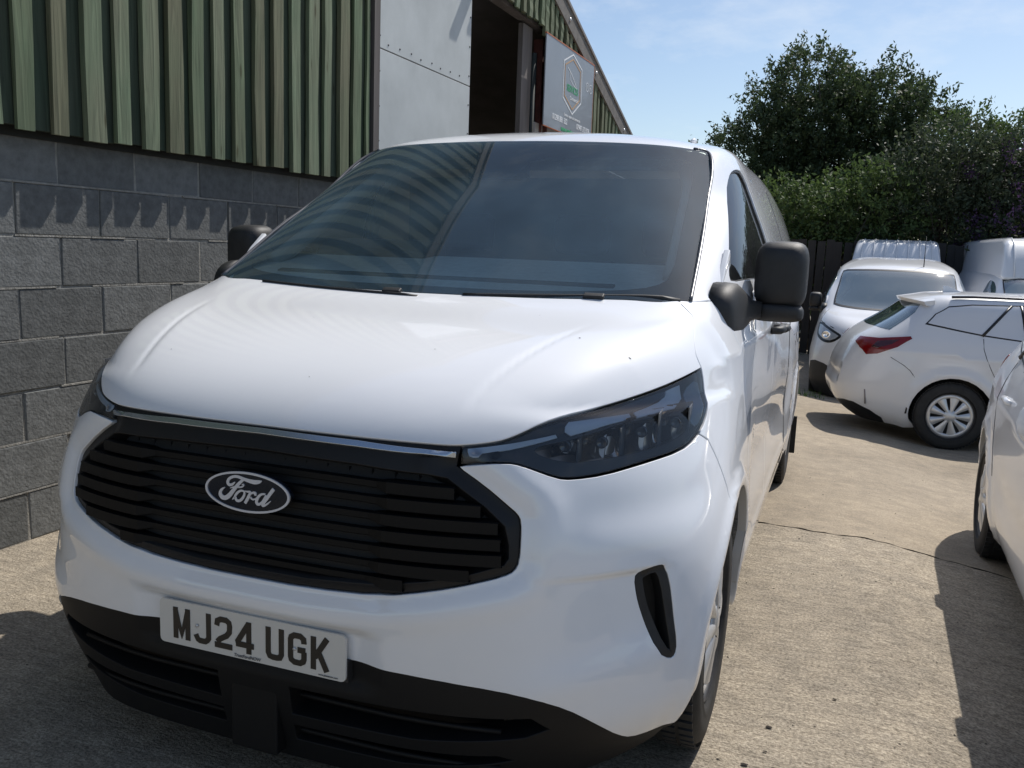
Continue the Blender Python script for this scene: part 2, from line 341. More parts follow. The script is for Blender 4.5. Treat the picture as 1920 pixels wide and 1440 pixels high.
def text(body, name, size, m, parent=None, M=None, extrude=.002, font_shear=0, align='CENTER', sx=1., **kw):
    cu = bpy.data.curves.new(name, 'FONT'); cu.body = body; cu.size = size; cu.extrude = extrude; cu.align_x = align; cu.align_y = 'CENTER'; cu.shear = font_shear; cu.offset = size*.018
    t = bpy.data.objects.new(name, cu); COL.objects.link(t); dg = C.evaluated_depsgraph_get(); me = bpy.data.meshes.new_from_object(t.evaluated_get(dg))
    bpy.data.objects.remove(t); me.materials.clear(); me.materials.append(m); me.name = name
    me.transform(Matrix.Diagonal((sx, 1, 1, 1)))
    if M is not None: me.transform(M)
    return link(bpy.data.objects.new(name, me), parent, **kw)
def ribbon(mb, pts, depth, place, smooth_n=2):
    """flat variable-width stroke; pts (x,z,width); place(x,z,d)->3D"""
    P = chaikin(np.array(pts, float), smooth_n); xy = P[:, :2]; w = P[:, 2]/2
    t = np.gradient(xy, axis=0); t /= np.linalg.norm(t, axis=1)[:, None]; n = np.stack([-t[:, 1], t[:, 0]], 1)
    A = xy+n*w[:, None]; B = xy-n*w[:, None]; k = len(xy)
    V = [place(*p, 0) for p in A]+[place(*p, 0) for p in B]+[place(*p, depth) for p in A]+[place(*p, depth) for p in B]
    F = []
    for i in range(k-1):
        F += [(i, i+1, k+i+1, k+i), (2*k+i, 3*k+i, 3*k+i+1, 2*k+i+1), (i, 2*k+i, 2*k+i+1, i+1), (k+i, k+i+1, 3*k+i+1, 3*k+i)]
    F += [(0, k, 3*k, 2*k), (k-1, 3*k-1, 4*k-1, 2*k-1)]
    mb.add(V, F)
def stroke(mb, pts, w, place, depth):
    """constant width, mitred joints"""
    P = np.array(pts, float); L_, R_ = [], []
    for i, p in enumerate(P):
        a = P[i]-P[i-1] if i else P[1]-P[0]; b = P[i+1]-P[i] if i < len(P)-1 else a
        a = a/np.linalg.norm(a); b = b/np.linalg.norm(b); n = np.array([-(a+b)[1], (a+b)[0]]); n /= np.linalg.norm(n); c = max(.5, n@np.array([-a[1], a[0]]))
        L_.append(p+n*w/2/c); R_.append(p-n*w/2/c)
    k = len(P); V = [place(*p, 0) for p in L_]+[place(*p, 0) for p in R_]+[place(*p, depth) for p in L_]+[place(*p, depth) for p in R_]; F = []
    for i in range(k-1): F += [(i, i+1, k+i+1, k+i), (2*k+i, 3*k+i, 3*k+i+1, 2*k+i+1), (i, 2*k+i, 2*k+i+1, i+1), (k+i, k+i+1, 3*k+i+1, 3*k+i)]
    F += [(0, k, 3*k, 2*k), (k-1, 3*k-1, 4*k-1, 2*k-1)]
    mb.add(V, F)
def wheel(name, parent, c, sgn, R=.343, width=.215, rim=.215, spokes=8, style='trim', label=None):
    """tyre plus trim; sgn=+1 when the outer face looks to +x"""
    w = width/2; t = MB()
    t.lathe([(-w*.75, rim*.98), (-w*.95, rim+.02), (-w, R-.06), (-w*.93, R-.02), (-w*.75, R-.004), (0, R), (w*.75, R-.004), (w*.93, R-.02), (w, R-.06), (w*.97, R-.085), (w*.99, R-.09), (w*.95, rim+.02), (w*.72, rim*.98)], 56, (0, 0, 0), 0, sgn)
    ty = t.build('tyre', RUBBER, parent); ty.location = c
    # tread blocks round the rim
    tb = MB()
    for k in range(64):
        a = 2*math.pi*k/64; R3 = Matrix.Rotation(a, 4, 'X')
        for j, x in enumerate((-.075, -.028, .028, .075)):
            tb.box(R3 @ Vector((x*width/.215, 0, R+.001)), (.036*width/.215, .022, .007), R3.to_3x3())
    tr = tb.build('tread', RUBBER, ty, kind='stuff')
    d = MB(); d.lathe([(w*.35, .0), (w*.35, rim*.97), (w*.75, rim), (w*.9, rim+.004), (w*.86, rim+.010), (w*.70, rim+.003)], 48, (0, 0, 0), 0, sgn)
    h = d.build('rim', mat('rim_dark', (.03, .03, .032), .5), parent); h.location = c
    cap = MB()
    prof = lambda r: w*(.80+.16*math.cos(min(1, r/rim)*1.5))   # domed
    n = spokes; rr = [.045, rim*.35, rim*.6, rim*.86]
    cap.lathe([(prof(0)+.004, 0), (prof(0)+.004, .028), (prof(.04), .036), (prof(.05), .055), (prof(.05)-.01, .06)], 40, (0, 0, 0), 0, sgn)
    cap.lathe([(prof(rim*.84)-.012, rim*.82), (prof(rim*.84), rim*.84), (prof(rim*.95)-.002, rim*.95), (prof(rim)-.008, rim*1.02), (prof(rim)-.02, rim*1.02)], 56, (0, 0, 0), 0, sgn)
    for k in range(n):
        a0 = 2*math.pi*k/n; V = []
        for r in np.linspace(.045, rim*.85, 7):
            f = (r-.045)/(rim*.85-.045); hw = (.018+.031*f**1.3)*(8/n) if style == 'trim' else .012+.03*f
            for q, dz in ((-1, -.010), (-.7, 0), (0, .004), (.7, 0), (1, -.010)):
                ang = a0+q*hw/max(r, .05); V.append((sgn*(prof(r)+dz), r*math.cos(ang), r*math.sin(ang)))
        cap.add(V, [(i*5+j, i*5+j+1, (i+1)*5+j+1, (i+1)*5+j) for i in range(6) for j in range(4)], True)
    cp = cap.build('wheel_trim', CAPM, parent); cp.location = c
    return ty
# ---------------------------------------------------------------- the big white van
def tweak(rows, drop=.022, highroof=0.):
    out = []
    for i, r in enumerate(rows):
        q = []
        for j, (x, y, z) in enumerate(r):
            if i == 0:
                z = .13 if j < 5 else .17
                if j in (3, 4, 5): x -= (.05, .075, .06)[j-3]; y += (.01, .03, .03)[j-3]
            if j == 10: y = y+.28
            if j == 11: y = y+.45
            z -= drop*max(0, y-1.9)
            if highroof and i >= 13: z += highroof*[.45, .8, 1][i-13]; x *= [1.12, 1.05, 1][i-13]
            q.append((x, y, z))
        out.append(q)
    return out
GR = np.array([(.478, .903), (.542, .863), (.596, .823), (.618, .807), (.628, .793), (.634, .748), (.636, .706), (.628, .686), (.606, .674), (.553, .658), (.450, .630), (.338, .607), (.154, .597), (0, .597)])
def ss(a, b, x): t = np.clip((x-a)/(b-a), 0, 1); return t*t*(3-2*t)
FW, RW = (.925, .34), (4.41, .26)
def van_bump(p):
    ax, y, z = np.abs(p[:, 0]), p[:, 1], p[:, 2]; b = np.zeros(len(p)); front = y < .62
    m = front & (z < .93) & (z > .5) & (ax < .75)
    if m.any():
        d = np.full(m.sum(), 1e9); P = np.stack([ax[m], z[m]], 1)
        for a, c in zip(GR[:-1], GR[1:]):
            ab = c-a; t = np.clip((P-a)@ab/(ab@ab), 0, 1); e = P-a-t[:, None]*ab; d = np.minimum(d, np.sqrt((e**2).sum(1)))
        b[m] -= .012*np.exp(-(d/.026)**2)
        b[m] += .006*np.exp(-((d-.055)/.03)**2)
    # number plate seat
    b -= .016*(1-ss(.27, .36, ax))*ss(.36, .40, z)*(1-ss(.50, .53, z))*front
    # scooped flank in front of the air slot
    b -= .014*ss(.62, .875, ax)*(1-ss(.885, .93, ax))*(1-ss(.655, .672, z))*ss(.36, .60, z)*front
    b += .010*np.exp(-((z-.42-.22*(ax-.7))/.05)**2)*ss(.55, .75, ax)*(1-ss(.90, .97, ax))*front
    # hollow below the headlamp, running to the corner
    b -= .006*np.exp(-((z-.80)/.05)**2)*ss(.68, .80, ax)*(1-ss(.93, .99, ax))*(y < .75)
    # bonnet crease
    xc = np.interp(y, [.25, .323, .47, .574, .76, .93, 1.05], [.585, .628, .700, .751, .800, .839, .85])
    mk = ss(.985, 1.03, z)*(1-ss(.93, 1.03, y))*ss(.22, .34, y)
    sp_ = .014*np.log1p(np.exp(np.clip((ax-xc)/.014, -30, 30)))
    b -= .017*(1-np.exp(-sp_/.07))*mk
    xi = np.interp(y, [.20, .285, .533, .8], [.470, .478, .553, .63])
    sp_ = .012*np.log1p(np.exp(np.clip((ax-xi)/.012, -30, 30)))
    b -= .006*(1-np.exp(-sp_/.04))*mk*(1-ss(.45, .8, y))
    b -= (.0*ax+.0028*np.exp(-((ax-xi)/.012)**2)*(1-ss(.45, .8, y)))*mk
    # wheel arch lips
    for cy, cz in (FW, RW):
        r = np.hypot(y-cy, z-cz); b += .011*np.exp(-((r-.42)/.026)**2)*(ax > .8)*(z > .22)
    # shoulder line and door hollow
    side = ss(.80, .95, y)*(ax > .82)
    zc = np.interp(y, [.8, 1.3, 2.2, 5.4], [1.075, 1.10, 1.12, 1.06])
    b += .009*np.exp(-np.abs(z-zc)/.035)*side
    b -= .016*np.exp(-((z-.66+.03*(y-1.4))/.13)**2)*ss(1.35, 1.6, y)*(1-ss(3.5, 3.85, y))*(ax > .8)
    b += .008*np.exp(-((z-.36)/.04)**2)*ss(1.40, 1.6, y)*(1-ss(3.7, 3.9, y))*(ax > .8)
    return b
VS = Skin(tweak(ROWS), van_bump, 2.5e-4)
def U(S, pts, n=1): return S.find(chaikin(pts, n))
def arc(cy, cz, r, a0, a1, n=14, x=1.0): return [(x, cy+r*math.cos(math.radians(a)), cz+r*math.sin(math.radians(a))) for a in np.linspace(a0, a1, n)]
van = thing('panel_van', 'white panel van with black grille parked nose-on beside the block wall, filling the foreground', 'van')
S = VS
gr3 = [(x, y, z) for (x, z), y in zip(GR, [.187, .198, .206, .209, .207, .194, .184, .176, .165, .144, .118, .103, .093, .093])]
LE = [(0, .158, .947), (.154, .159, .946), (.32, .17, .944), (.43, .188, .943), (.474, .199, .944), (.53, .224, .950), (.577, .254, .960), (.65, .332, 1.002), (.737, .432, 1.023), (.817, .566, 1.045), (.87, .689, 1.064), (.911, .825, 1.085)]
HL = [(.485, .184, .904), (.581, .23, .911), (.608, .244, .906), (.68, .279, .878), (.709, .301, .874), (.765, .356, .878), (.832, .448, .892), (.90, .575, .905), (.924, .651, .925), (.935, .722, .957), (.931, .787, 1.012), (.92, .812, 1.053), (.911, .825, 1.085)]
BS = [(.911, .825, 1.085), (.892, .827, 1.113), (.882, .848, 1.135), (.87, .882, 1.157), (.861, .93, 1.179), (.848, .977, 1.20), (.825, 1.005, 1.217), (.801, 1.023, 1.233)]
SB = [(.822, 1.058, 1.242), (.79, 1.03, 1.245), (.74, .99, 1.243), (.64, .985, 1.238), (.46, .953, 1.231), (.25, .935, 1.226), (0, .928, 1.224)]
le = U(S, LE, 2); gr = U(S, gr3, 1); hl = U(S, HL, 1); bs = U(S, BS, 2); sb = U(S, SB, 2)
kink = int(np.argmin(np.abs(S.base(le)[:, 0]-.478)))
# bonnet
half = np.concatenate([le, bs[1:], sb[1:]])
bonnet = panel('bonnet', S, np.concatenate([half, mir(half)[-2:0:-1]]), PAINT, van, step=.014, skirt=.035, inset=.0036)
# front bumper cover
BL = [(0, .105, .437), (.266, .105, .437), (.45, .124, .431), (.60, .168, .416), (.674, .199, .398), (.736, .24, .367), (.787, .287, .322), (.834, .36, .261), (.852, .395, .243), (.892, .449, .242), (.94, .53, .250), (.968, .56, .275), (.980, .570, .31)]
bl = U(S, BL, 1)
ar = S.find([(.985, .560, .36), (.992, .562, .44), (1.0, .582, .52), (1.005, .615, .585), (1.008, .655, .64), (1.01, .70, .683), (1.01, .745, .712)])
sh = S.find([(1.0, .755, .74), (.996, .745, .787), (.97, .719, .863), (.943, .700, .914)])
i0 = int(np.argmin(((S.base(hl)-[.924, .651, .925])**2).sum(1)))
lobe = np.concatenate([bl, ar, sh, hl[:i0+1][::-1], gr[1:]])
FOG = [(.857, .364, .647), (.865, .375, .658), (.881, .395, .666), (.896, .415, .669), (.905, .425, .663), (.915, .433, .637), (.928, .439, .549), (.938, .445, .474), (.937, .44, .449), (.927, .427, .444), (.904, .402, .464), (.873, .375, .567), (.864, .367, .605)]
fog = U(S, FOG, 0); fog = chaikin(fog, 1, True)
full = np.concatenate([lobe, mir(lobe)[-2:0:-1]])
bumper = panel('front_bumper', S, full, PAINT, van, holes=[fog, mir(fog)], step=.013, skirt=.03, inset=.003)
for sg in (1, -1):
    F = fog if sg > 0 else mir(fog)
    fr = panel('air_slot', S, F, PLAST, van, holes=[shrink(F, .016)], holegrow=0, off=-.001, step=.012, skirt=.05, inset=.001)
    panel('slot_back', S, F, GRBLK, fr, off=-.050, step=.02, skirt=0, inset=-.004)
# lower bumper with intake
blB = np.array([(u, .004) for u in np.linspace(S.find([(.955, .52, .15)])[0, 0], 0, 24)])
lowh = np.concatenate([bl, blB]); lowf = np.concatenate([lowh[:-1], mir(lowh)[-1:0:-1]])
def hole(x0, z0, x1, z1, n=8):
    q = [(x0, z0), ((x0+x1)/2, z0), (x1-.06, z0+.02), (x1, (z0+z1)/2), (x1-.05, z1), ((x0+x1)/2, z1), (x0, z1)]
    return S.find([(x, .12+.33*max(0, x-.3)**1.7, z) for x, z in q])
hA, hB = hole(.10, .185, .66, .235), hole(.10, .265, .73, .345)
LOWP = mat('lower_plastic', (.005, .005, .0055), .6, spec=.3, bump=.0003, bscale=700)
lowb = panel('lower_bumper', S, lowf, LOWP, van, holes=[hA, mir(hA), hB, mir(hB)], holegrow=0, off=-.004, step=.016, skirt=.06)
mb = MB(); mb.box((0, .27, .25), (1.16, .01, .22)); mb.build('intake_back', GRBLK, lowb)
for zz in (.30, .21):
    mb = MB(); mb.tube([(x, .135+.30*max(0, abs(x)-.3)**1.7+.03, zz) for x in np.linspace(-.60, .60, 15)], .007, 6); mb.build('intake_bar', LOWP, lowb)
mb = MB(); mb.box((0, .135, .255), (.13, .04, .20)); mb.build('intake_centre', LOWP, lowb, bevel=.006)
# under tray / chassis mass so that no light passes under the cabin
mb = MB(); mb.box((0, .74, .30), (1.30, .60, .20)); mb.box((0, 2.65, .27), (1.30, 3.1, .16)); mb.box((0, 4.9, .26), (1.5, .5, .14)); mb.build('underbody', CABIN, van)
# grille
reg = np.concatenate([le[:kink+1], gr])  # centre -> corner -> down -> centre bottom
regf = np.concatenate([reg[:-1], mir(reg)[-1:0:-1]])
inner = [(.462, .876), (.555, .822), (.602, .785), (.614, .74), (.614, .71), (.600, .690), (.53, .667), (.43, .642), (.32, .624), (.15, .613), (0, .613)]
ih = S.find([(x, .19, z) for x, z in [(0, .875), (.25, .873)]+inner]); ih = np.concatenate([ih[:-1], mir(ih)[-1:0:-1]])
grille = panel('grille', S, regf, GRBLK, van, holes=[ih], holegrow=0, off=-.008, step=.016, skirt=.03, inset=.001)
panel('grille_back', S, ih, mat('grille_void', (.014, .0145, .016), .8), grille, off=-.042, step=.05, skirt=0, inset=-.02)
def skinpt(x, z, off=0, y=.15):
    uv = S.find([(x, y+.35*max(0, abs(x)-.3)**1.6, z)]); p = S.at(uv)[0]; n = S.nrm(uv)[0]; return p+n*off
slat_m = mat('grille_slat', (.0055, .0058, .0065), .55, spec=.18)
for k, z in enumerate((.638, .672, .707, .742, .778, .814, .850)):
    xe = np.interp(z, [.625, .642, .667, .69, .71, .785, .822, .876], [.32, .43, .53, .60, .614, .602, .555, .462])-.016
    xs = np.linspace(-xe, xe, 33); uv = S.find([(x, .12+.35*max(0, abs(x)-.3)**1.6, z) for x in xs]); P = S.base(uv)
    V = []
    for p in P:
        side = ss(.30, .34, abs(p[0])); h = .0065+.006*side; back = -.026+.018*side
        for dy, dz in ((back*-1, h), (back*-1, -h), (back*-1+.004, -h-.003), (.065, -h*.3), (.065, h*.8)): V.append((p[0], p[1]+dy-.004, p[2]+dz))
    mb = MB(); mb.add(V, [(i*5+j, (i+1)*5+j, (i+1)*5+(j+1) % 5, i*5+(j+1) % 5) for i in range(32) for j in range(5)]); mb.build('slat', slat_m, grille)
for k in range(-8, 9):
    x = k*.056
    if abs(k) in (0,): continue
    z0, z1 = .632+.05*max(0, abs(x)-.2), .874-.10*max(0, abs(x)-.35)
    a = S.base(S.find([(x, .12, z0)]))[0]; b = S.base(S.find([(x, .14, z1)]))[0]
    mb = MB(); mb.tube([(x, a[1]+.055, z0), (x, b[1]+.045, z1)], .0035, 5); mb.build('grille_strut', GRBLK, grille)
# bright strip over the grille
st = S.find([(0, .16, .936), (.25, .165, .934), (.40, .175, .932), (.475, .19, .931), (.475, .19, .921), (.40, .175, .922), (.25, .16, .924), (0, .157, .926)])
stf = np.concatenate([st, mir(st)[::-1]])
panel('bright_strip', S, stf, mat('blue_satin_trim', (.48, .53, .60), .22, metal=.9), grille, off=.002, step=.02, skirt=.01, inset=0)
# badge (oval with script lettering)
BX, BZ, BYY = 0.0, .797, .112
place = lambda x, z, d: (x-.0195, BYY+(z-BZ)*.10-d, z)
bd = MB(); n = 56
tilt = math.atan2(.0041, .2235)*0
def oval(a, b, d): return [place(.0195+a*math.cos(t), BZ+.005+b*math.sin(t), d) for t in np.linspace(0, 2*math.pi, n, endpoint=False)]
A_, B_ = .1145, .0455
V = oval(A_, B_, 0)+oval(A_, B_, .010)+oval(A_*.96, B_*.93, .013)
bd.add(V, [(i, (i+1) % n, n+(i+1) % n, n+i) for i in range(n)]+[(n+i, n+(i+1) % n, 2*n+(i+1) % n, 2*n+i) for i in range(n)]+[tuple(range(2*n, 3*n))])
badge = bd.build('badge', mat('badge_navy', (.006, .008, .014), .15, coat=1), van)
rg = MB(); V = oval(A_*1.005, B_*1.01, .0135)+oval(A_*1.005, B_*1.01, .0165)+oval(A_*.955, B_*.905, .0165)+oval(A_*.955, B_*.905, .0135)
rg.add(V, [(j*n+i, j*n+(i+1) % n, ((j+1) % 4)*n+(i+1) % n, ((j+1) % 4)*n+i) for i in range(n) for j in range(4)]); rg.build('badge_ring', BADGEW, badge)
STK = dict(
 top=[(-0.015, 0.8209, 0.0027), (-0.0219, 0.8141, 0.0061), (-0.0309, 0.8123, 0.0068), (-0.0357, 0.8182, 0.0075), (-0.0321, 0.8269, 0.0068), (-0.0217, 0.8329, 0.0061), (-0.0094, 0.8351, 0.0061), (0.0069, 0.8313, 0.0068), (0.0218, 0.8285, 0.0081), (0.038, 0.8271, 0.0102), (0.0514, 0.8295, 0.0081), (0.0574, 0.8326, 0.0014)],
 stem=[(0.0083, 0.8303, 0.0054), (-0.0013, 0.8215, 0.0075), (-0.011, 0.8108, 0.0081), (-0.0208, 0.7978, 0.0095), (-0.0292, 0.7872, 0.0108), (-0.0389, 0.7811, 0.0102), (-0.0486, 0.7822, 0.0102), (-0.0548, 0.7897, 0.0088), (-0.0511, 0.7996, 0.0061), (-0.042, 0.8056, 0.002)],
 bar=[(-0.0269, 0.8058, 0.0014), (-0.0165, 0.8101, 0.0037), (-0.0056, 0.8109, 0.0037), (0.004, 0.8116, 0.0035), (0.0102, 0.8159, 0.0035), (0.0088, 0.8199, 0.0027), (0.0047, 0.817, 0.002)],
 o=[(-0.0196, 0.7802, 0.0014), (-0.0141, 0.7857, 0.0048), (-0.0098, 0.7945, 0.0060), (-0.0016, 0.8021, 0.0055), (0.0066, 0.8044, 0.0041), (0.0127, 0.8022, 0.0042), (0.0127, 0.794, 0.0060), (0.0064, 0.7838, 0.0065), (-0.0018, 0.7785, 0.0060), (-0.0093, 0.7804, 0.0060), (-0.012, 0.7872, 0.0055)],
 r=[(0.0134, 0.8041, 0.002), (0.0216, 0.8034, 0.0043), (0.0297, 0.8045, 0.0055), (0.0248, 0.7922, 0.0078), (0.0159, 0.7763, 0.0068)],
 r2=[(0.0248, 0.7922, 0.0027), (0.031, 0.8012, 0.0042), (0.0378, 0.8038, 0.0055), (0.0431, 0.8028, 0.0062), (0.0424, 0.7975, 0.0054)],
 l=[(0.0296, 0.7916, 0.0041), (0.0349, 0.7871, 0.0038), (0.0417, 0.7886, 0.0035), (0.0485, 0.7942, 0.0030)],
 d=[(0.0686, 0.8039, 0.0035), (0.0606, 0.8034, 0.0048), (0.0525, 0.7982, 0.0062), (0.0464, 0.7881, 0.0075), (0.047, 0.78, 0.0072), (0.0537, 0.778, 0.0062), (0.0618, 0.7844, 0.005), (0.0672, 0.7932, 0.0048), (0.0712, 0.8019, 0.0035)],
 ds=[(0.0906, 0.8184, 0.0081), (0.0806, 0.8043, 0.0081), (0.0698, 0.789, 0.0080), (0.0624, 0.7786, 0.0075), (0.0671, 0.7767, 0.0050), (0.0765, 0.7829, 0.0036), (0.0845, 0.7904, 0.0014)])
lt = MB()
for i, (k, L_) in enumerate(STK.items()): ribbon(lt, L_, .0004*(i % 3), lambda x, z, d: place(x, z, .0150+d), 2)
for i, (k, L_) in enumerate(STK.items()): ribbon(lt, L_, -.0015, lambda x, z, d: place(x, z, .0150+d), 2)
lt.build('badge_lettering', BADGEW, badge)
# number plate
def plate(parent, S_, y, zc, chars, tilt=0):
    pl = MB(); R = .012; W2, H2 = .26, .0555; poly = []
    for cx, cz, a0 in ((W2-R, H2-R, 0), (-W2+R, H2-R, 90), (-W2+R, -H2+R, 180), (W2-R, -H2+R, 270)):
        for a in range(0, 91, 30): poly.append((cx+R*math.cos(math.radians(a0+a)), zc+cz+R*math.sin(math.radians(a0+a))))
    pl.prism(poly, 1, y, y+.006); po = pl.build('number_plate', PLATEM, parent)
    H, Wc, s = .079, .050, .014; h = H/2; o = s/2
    G = {'M': [[(-.025+o, -h), (-.025+o, h)], [(.025-o, -h), (.025-o, h)], [(-.025+o*.9, h-.004), (0, -h+.014), (.025-o*.9, h-.004)]],
         'J': [[(.025-o, h), (.025-o, -h+.017), (.019-o+.002, -h+o+.004), (.008, -h+o), (-.008, -h+o), (-.014, -h+o+.003), (-.0195, -h+.021)]],
         '2': [[(-.019, h-.024), (-.017, h-o-.005), (-.008, h-o), (.008, h-o), (.016, h-o-.005), (.018, h-.02), (.017, .004), (.009, -.006), (-.010, -.017), (-.0175, -.025), (-.018, -h+s)], [(-.025, -h+o), (.025, -h+o)]],
         '4': [[(.011, -h), (.011, h)], [(.010, h-.005), (-.020, -.012), (-.0185, -.0165)], [(-.025, -.0185), (.025, -.0185)]],
         'U': [[(-.025+o, h), (-.025+o, -h+.017), (-.014, -h+o+.002), (-.006, -h+o), (.006, -h+o), (.014, -h+o+.002), (.025-o, -h+.017), (.025-o, h)]],
         'G': [[(.018, h-.024), (.017, h-o-.006), (.008, h-o), (-.008, h-o), (-.016, h-o-.005), (-.018, h-.018), (-.018, -h+.018), (-.016, -h+o+.005), (-.008, -h+o), (.008, -h+o), (.016, -h+o+.005), (.018, -h+.018), (.018, -.004)], [(.022, -.001), (.001, -.001)]],
         'K': [[(-.025+o, -h), (-.025+o, h)], [(-.014, -.010), (.018, h)], [(-.004, .004), (.018, -h)]]}
    x = -.219
    for ch in chars:
        if ch == ' ': x += .022; continue
        cb = MB()
        for k, st_ in enumerate(G[ch]): stroke(cb, st_, s, lambda a, b, d: (x+.025+a, y-.0012-d-.0003*k, zc+b), -.001)
        cb.build('plate_character', INK, po); x += .061
    m_ = mat('plate_print', (.12, .12, .13), .4)
    text('TrustFordNOW', 'maker_print', .011, m_, po, Matrix.Translation((-.005, y-.0012, zc-.048)) @ Matrix.Rotation(math.pi/2, 4, 'X'), .0003, .2)
    text('www.platesnow.com', 'maker_print', .006, m_, po, Matrix.Translation((.215, y-.0012, zc-.049)) @ Matrix.Rotation(math.pi/2, 4, 'X'), .0003)
    for sx, dz in ((-.148, .004), (.126, .0)):
        sc = MB(); sc.lathe([(0, .0), (0, .0035), (.0015, .0045), (.003, .0045)], 12, (sx, y-.004, zc+dz), 1); sc.build('screw_cap', SILVER, po)
    return po
plate(van, S, .100, .448, 'MJ24 UGK')
mb = MB(); mb.prism([(-.262, .389), (.262, .389), (.262, .44), (-.262, .44)], 1, .108, .135); mb.build('plate_holder', PLAST, van)
# headlamps
def sk(off, P, **k): return S.find(P)
for sg in (1, -1):
    m_ = (lambda a: a) if sg > 0 else mir
    lampo = np.concatenate([le[kink:], hl[::-1][1:]])
    hd = panel('headlamp', S, m_(lampo), LENSG, van, off=-.001, step=.014, skirt=.012, inset=.0055)
    mb_ = mat('lamp_bezel', (.035, .036, .040), .32, spec=.5)
    # body of the lamp: dark bowl behind, bezel just under the lens with the reflector opening cut out
    opening = chaikin(S.find([(.640, .29, .948), (.624, .276, .937), (.641, .282, .924), (.672, .30, .912), (.72, .335, .905), (.826, .472, .915), (.867, .545, .922), (.90, .629, .937), (.908, .665, .957), (.895, .65, .982), (.868, .60, .993), (.80, .485, .990), (.701, .35, .959), (.666, .314, .952)]), 1, True)
    panel('bezel', S, m_(lampo), mb_, hd, holes=[m_(opening)], holegrow=0, off=-.012, step=.02, skirt=.045, inset=.006)
    panel('lamp_bowl', S, m_(opening), mat('lamp_inner', (.30, .23, .19), .35, metal=.5), hd, off=-.055, step=.02, skirt=0, inset=-.01)
    # light guides
    for nm, pl in (('light_guide', [(.498, .205, .940), (.579, .25, .951), (.663, .318, .968), (.667, .318, .963), (.581, .246, .940), (.501, .201, .929)]),
                   ('light_guide', [(.679, .342, .984), (.683, .354, .996), (.795, .49, 1.008), (.797, .485, .996), (.692, .341, .966), (.68, .336, .974)]),
                   ('light_guide', [(.804, .505, 1.009), (.85, .599, 1.024), (.86, .628, 1.032), (.861, .642, 1.046), (.882, .699, 1.054), (.89, .684, 1.024), (.875, .634, 1.006), (.808, .502, .996)])):
        panel(nm, S, m_(S.find(pl)), mat('light_guide', (.66, .70, .76), .4, metal=.1), hd, off=-.007, step=.01, skirt=.004, inset=0)
    ribs = S.find([(.703, .376, 1.001), (.857, .637, 1.045), (.86, .632, 1.034), (.823, .548, 1.019), (.709, .371, .985)])
    panel('ribbed_insert', S, m_(ribs), mat('lamp_ribs', (.12, .14, .17), .3, metal=.4), hd, off=-.009, step=.01, skirt=.003, inset=0)
    # reflector chambers with dividing fins
    for k, (xa, xb, za, zb) in enumerate(((.650, .704, .925, .950), (.710, .779, .912, .968), (.785, .846, .918, .992), (.850, .900, .934, .996))):
        yc = lambda x: np.interp(x, [.65, .7, .76, .83, .9], [.295, .33, .40, .50, .64])
        cells = MB(); nn = 4
        for a in range(nn):
            x0, x1 = xa+(xb-xa)*a/nn, xa+(xb-xa)*(a+1)/nn; rr = RNG.uniform(-.004, .004, 4)
            y0, y1 = yc(x0)+.058, yc(x1)+.058
            cells.add([(sg*x0, y0+rr[0], za-.012), (sg*x1, y1+rr[1]-.006, za-.012), (sg*x1, y1+.018+rr[2], zb+.01), (sg*x0, y0+.022+rr[3], zb+.01)], [(0, 1, 2, 3)])
        bw_ = MB(); m6 = 9; V = []
        for a in range(m6):
            for b_ in range(m6):
                fu, fv = a/(m6-1), b_/(m6-1); x0 = xa+(xb-xa)*fu; V.append((sg*x0, yc(x0)+.030+.045*(1-(2*fu-1)**2)*(1-.5*(2*fv-1)**2), za-.012+(zb+.012-za)*fv))
        bw_.add(V, [(a*m6+b_, (a+1)*m6+b_, (a+1)*m6+b_+1, a*m6+b_+1) for a in range(m6-1) for b_ in range(m6-1)], True); bw_.build('reflector_bowl', mat('reflector_bowl', (.50, .43, .38), .14, metal=1), hd)
        lz = MB(); xm = (xa+xb)/2; lz.lathe([(0, .0), (.004, .006), (.007, .011), (.007, .013), (-.006, .013)][::-1], 20, (sg*xm, yc(xm)+.030, (za+zb)/2), 1, -1); lz.build('projector_lens', mat('projector_lens', (.05, .055, .065), .05, coat=1), hd)
        cells.build('reflector', mat('reflector', (.42, .36, .32), .28, metal=1), hd)
        fin = MB(); fin.add([(sg*xb, yc(xb)+.006, za-.022), (sg*xb, yc(xb)+.05, za-.022), (sg*xb, yc(xb)+.05, zb+.008), (sg*xb, yc(xb)+.010, zb+.004), (sg*(xb+.003), yc(xb)+.006, za-.022), (sg*(xb+.003), yc(xb)+.05, za-.022), (sg*(xb+.003), yc(xb)+.05, zb+.008), (sg*(xb+.003), yc(xb)+.010, zb+.004)], [(0, 1, 2, 3), (7, 6, 5, 4), (0, 4, 5, 1), (3, 2, 6, 7), (0, 3, 7, 4)]); fin.build('divider', mat('lamp_fin', (.16, .17, .19), .3, metal=.4), hd)
    so_ = chaikin(S.find([(.896, .707, 1.040), (.904, .69, 1.0), (.912, .664, .965), (.923, .683, .950), (.928, .73, .975), (.925, .777, 1.016), (.910, .795, 1.060)]), 1, True)
    panel('sky_sheen_panel', S, m_(so_), mat('painted_sky_sheen', (.30, .36, .43), .2, metal=.3), hd, off=-.0085, step=.02, skirt=.006, inset=0)  # sky reflected in the lens end, painted as a pale blue panel
    am = MB(); am.lathe([(0, .0), (-.008, .012), (-.022, .020), (-.03, .022)], 16, (sg*.868, .655, .957), 1, -1); am.build('indicator_bulb', mat('amber_lamp', (.42, .16, .07), .25, coat=.6), hd)
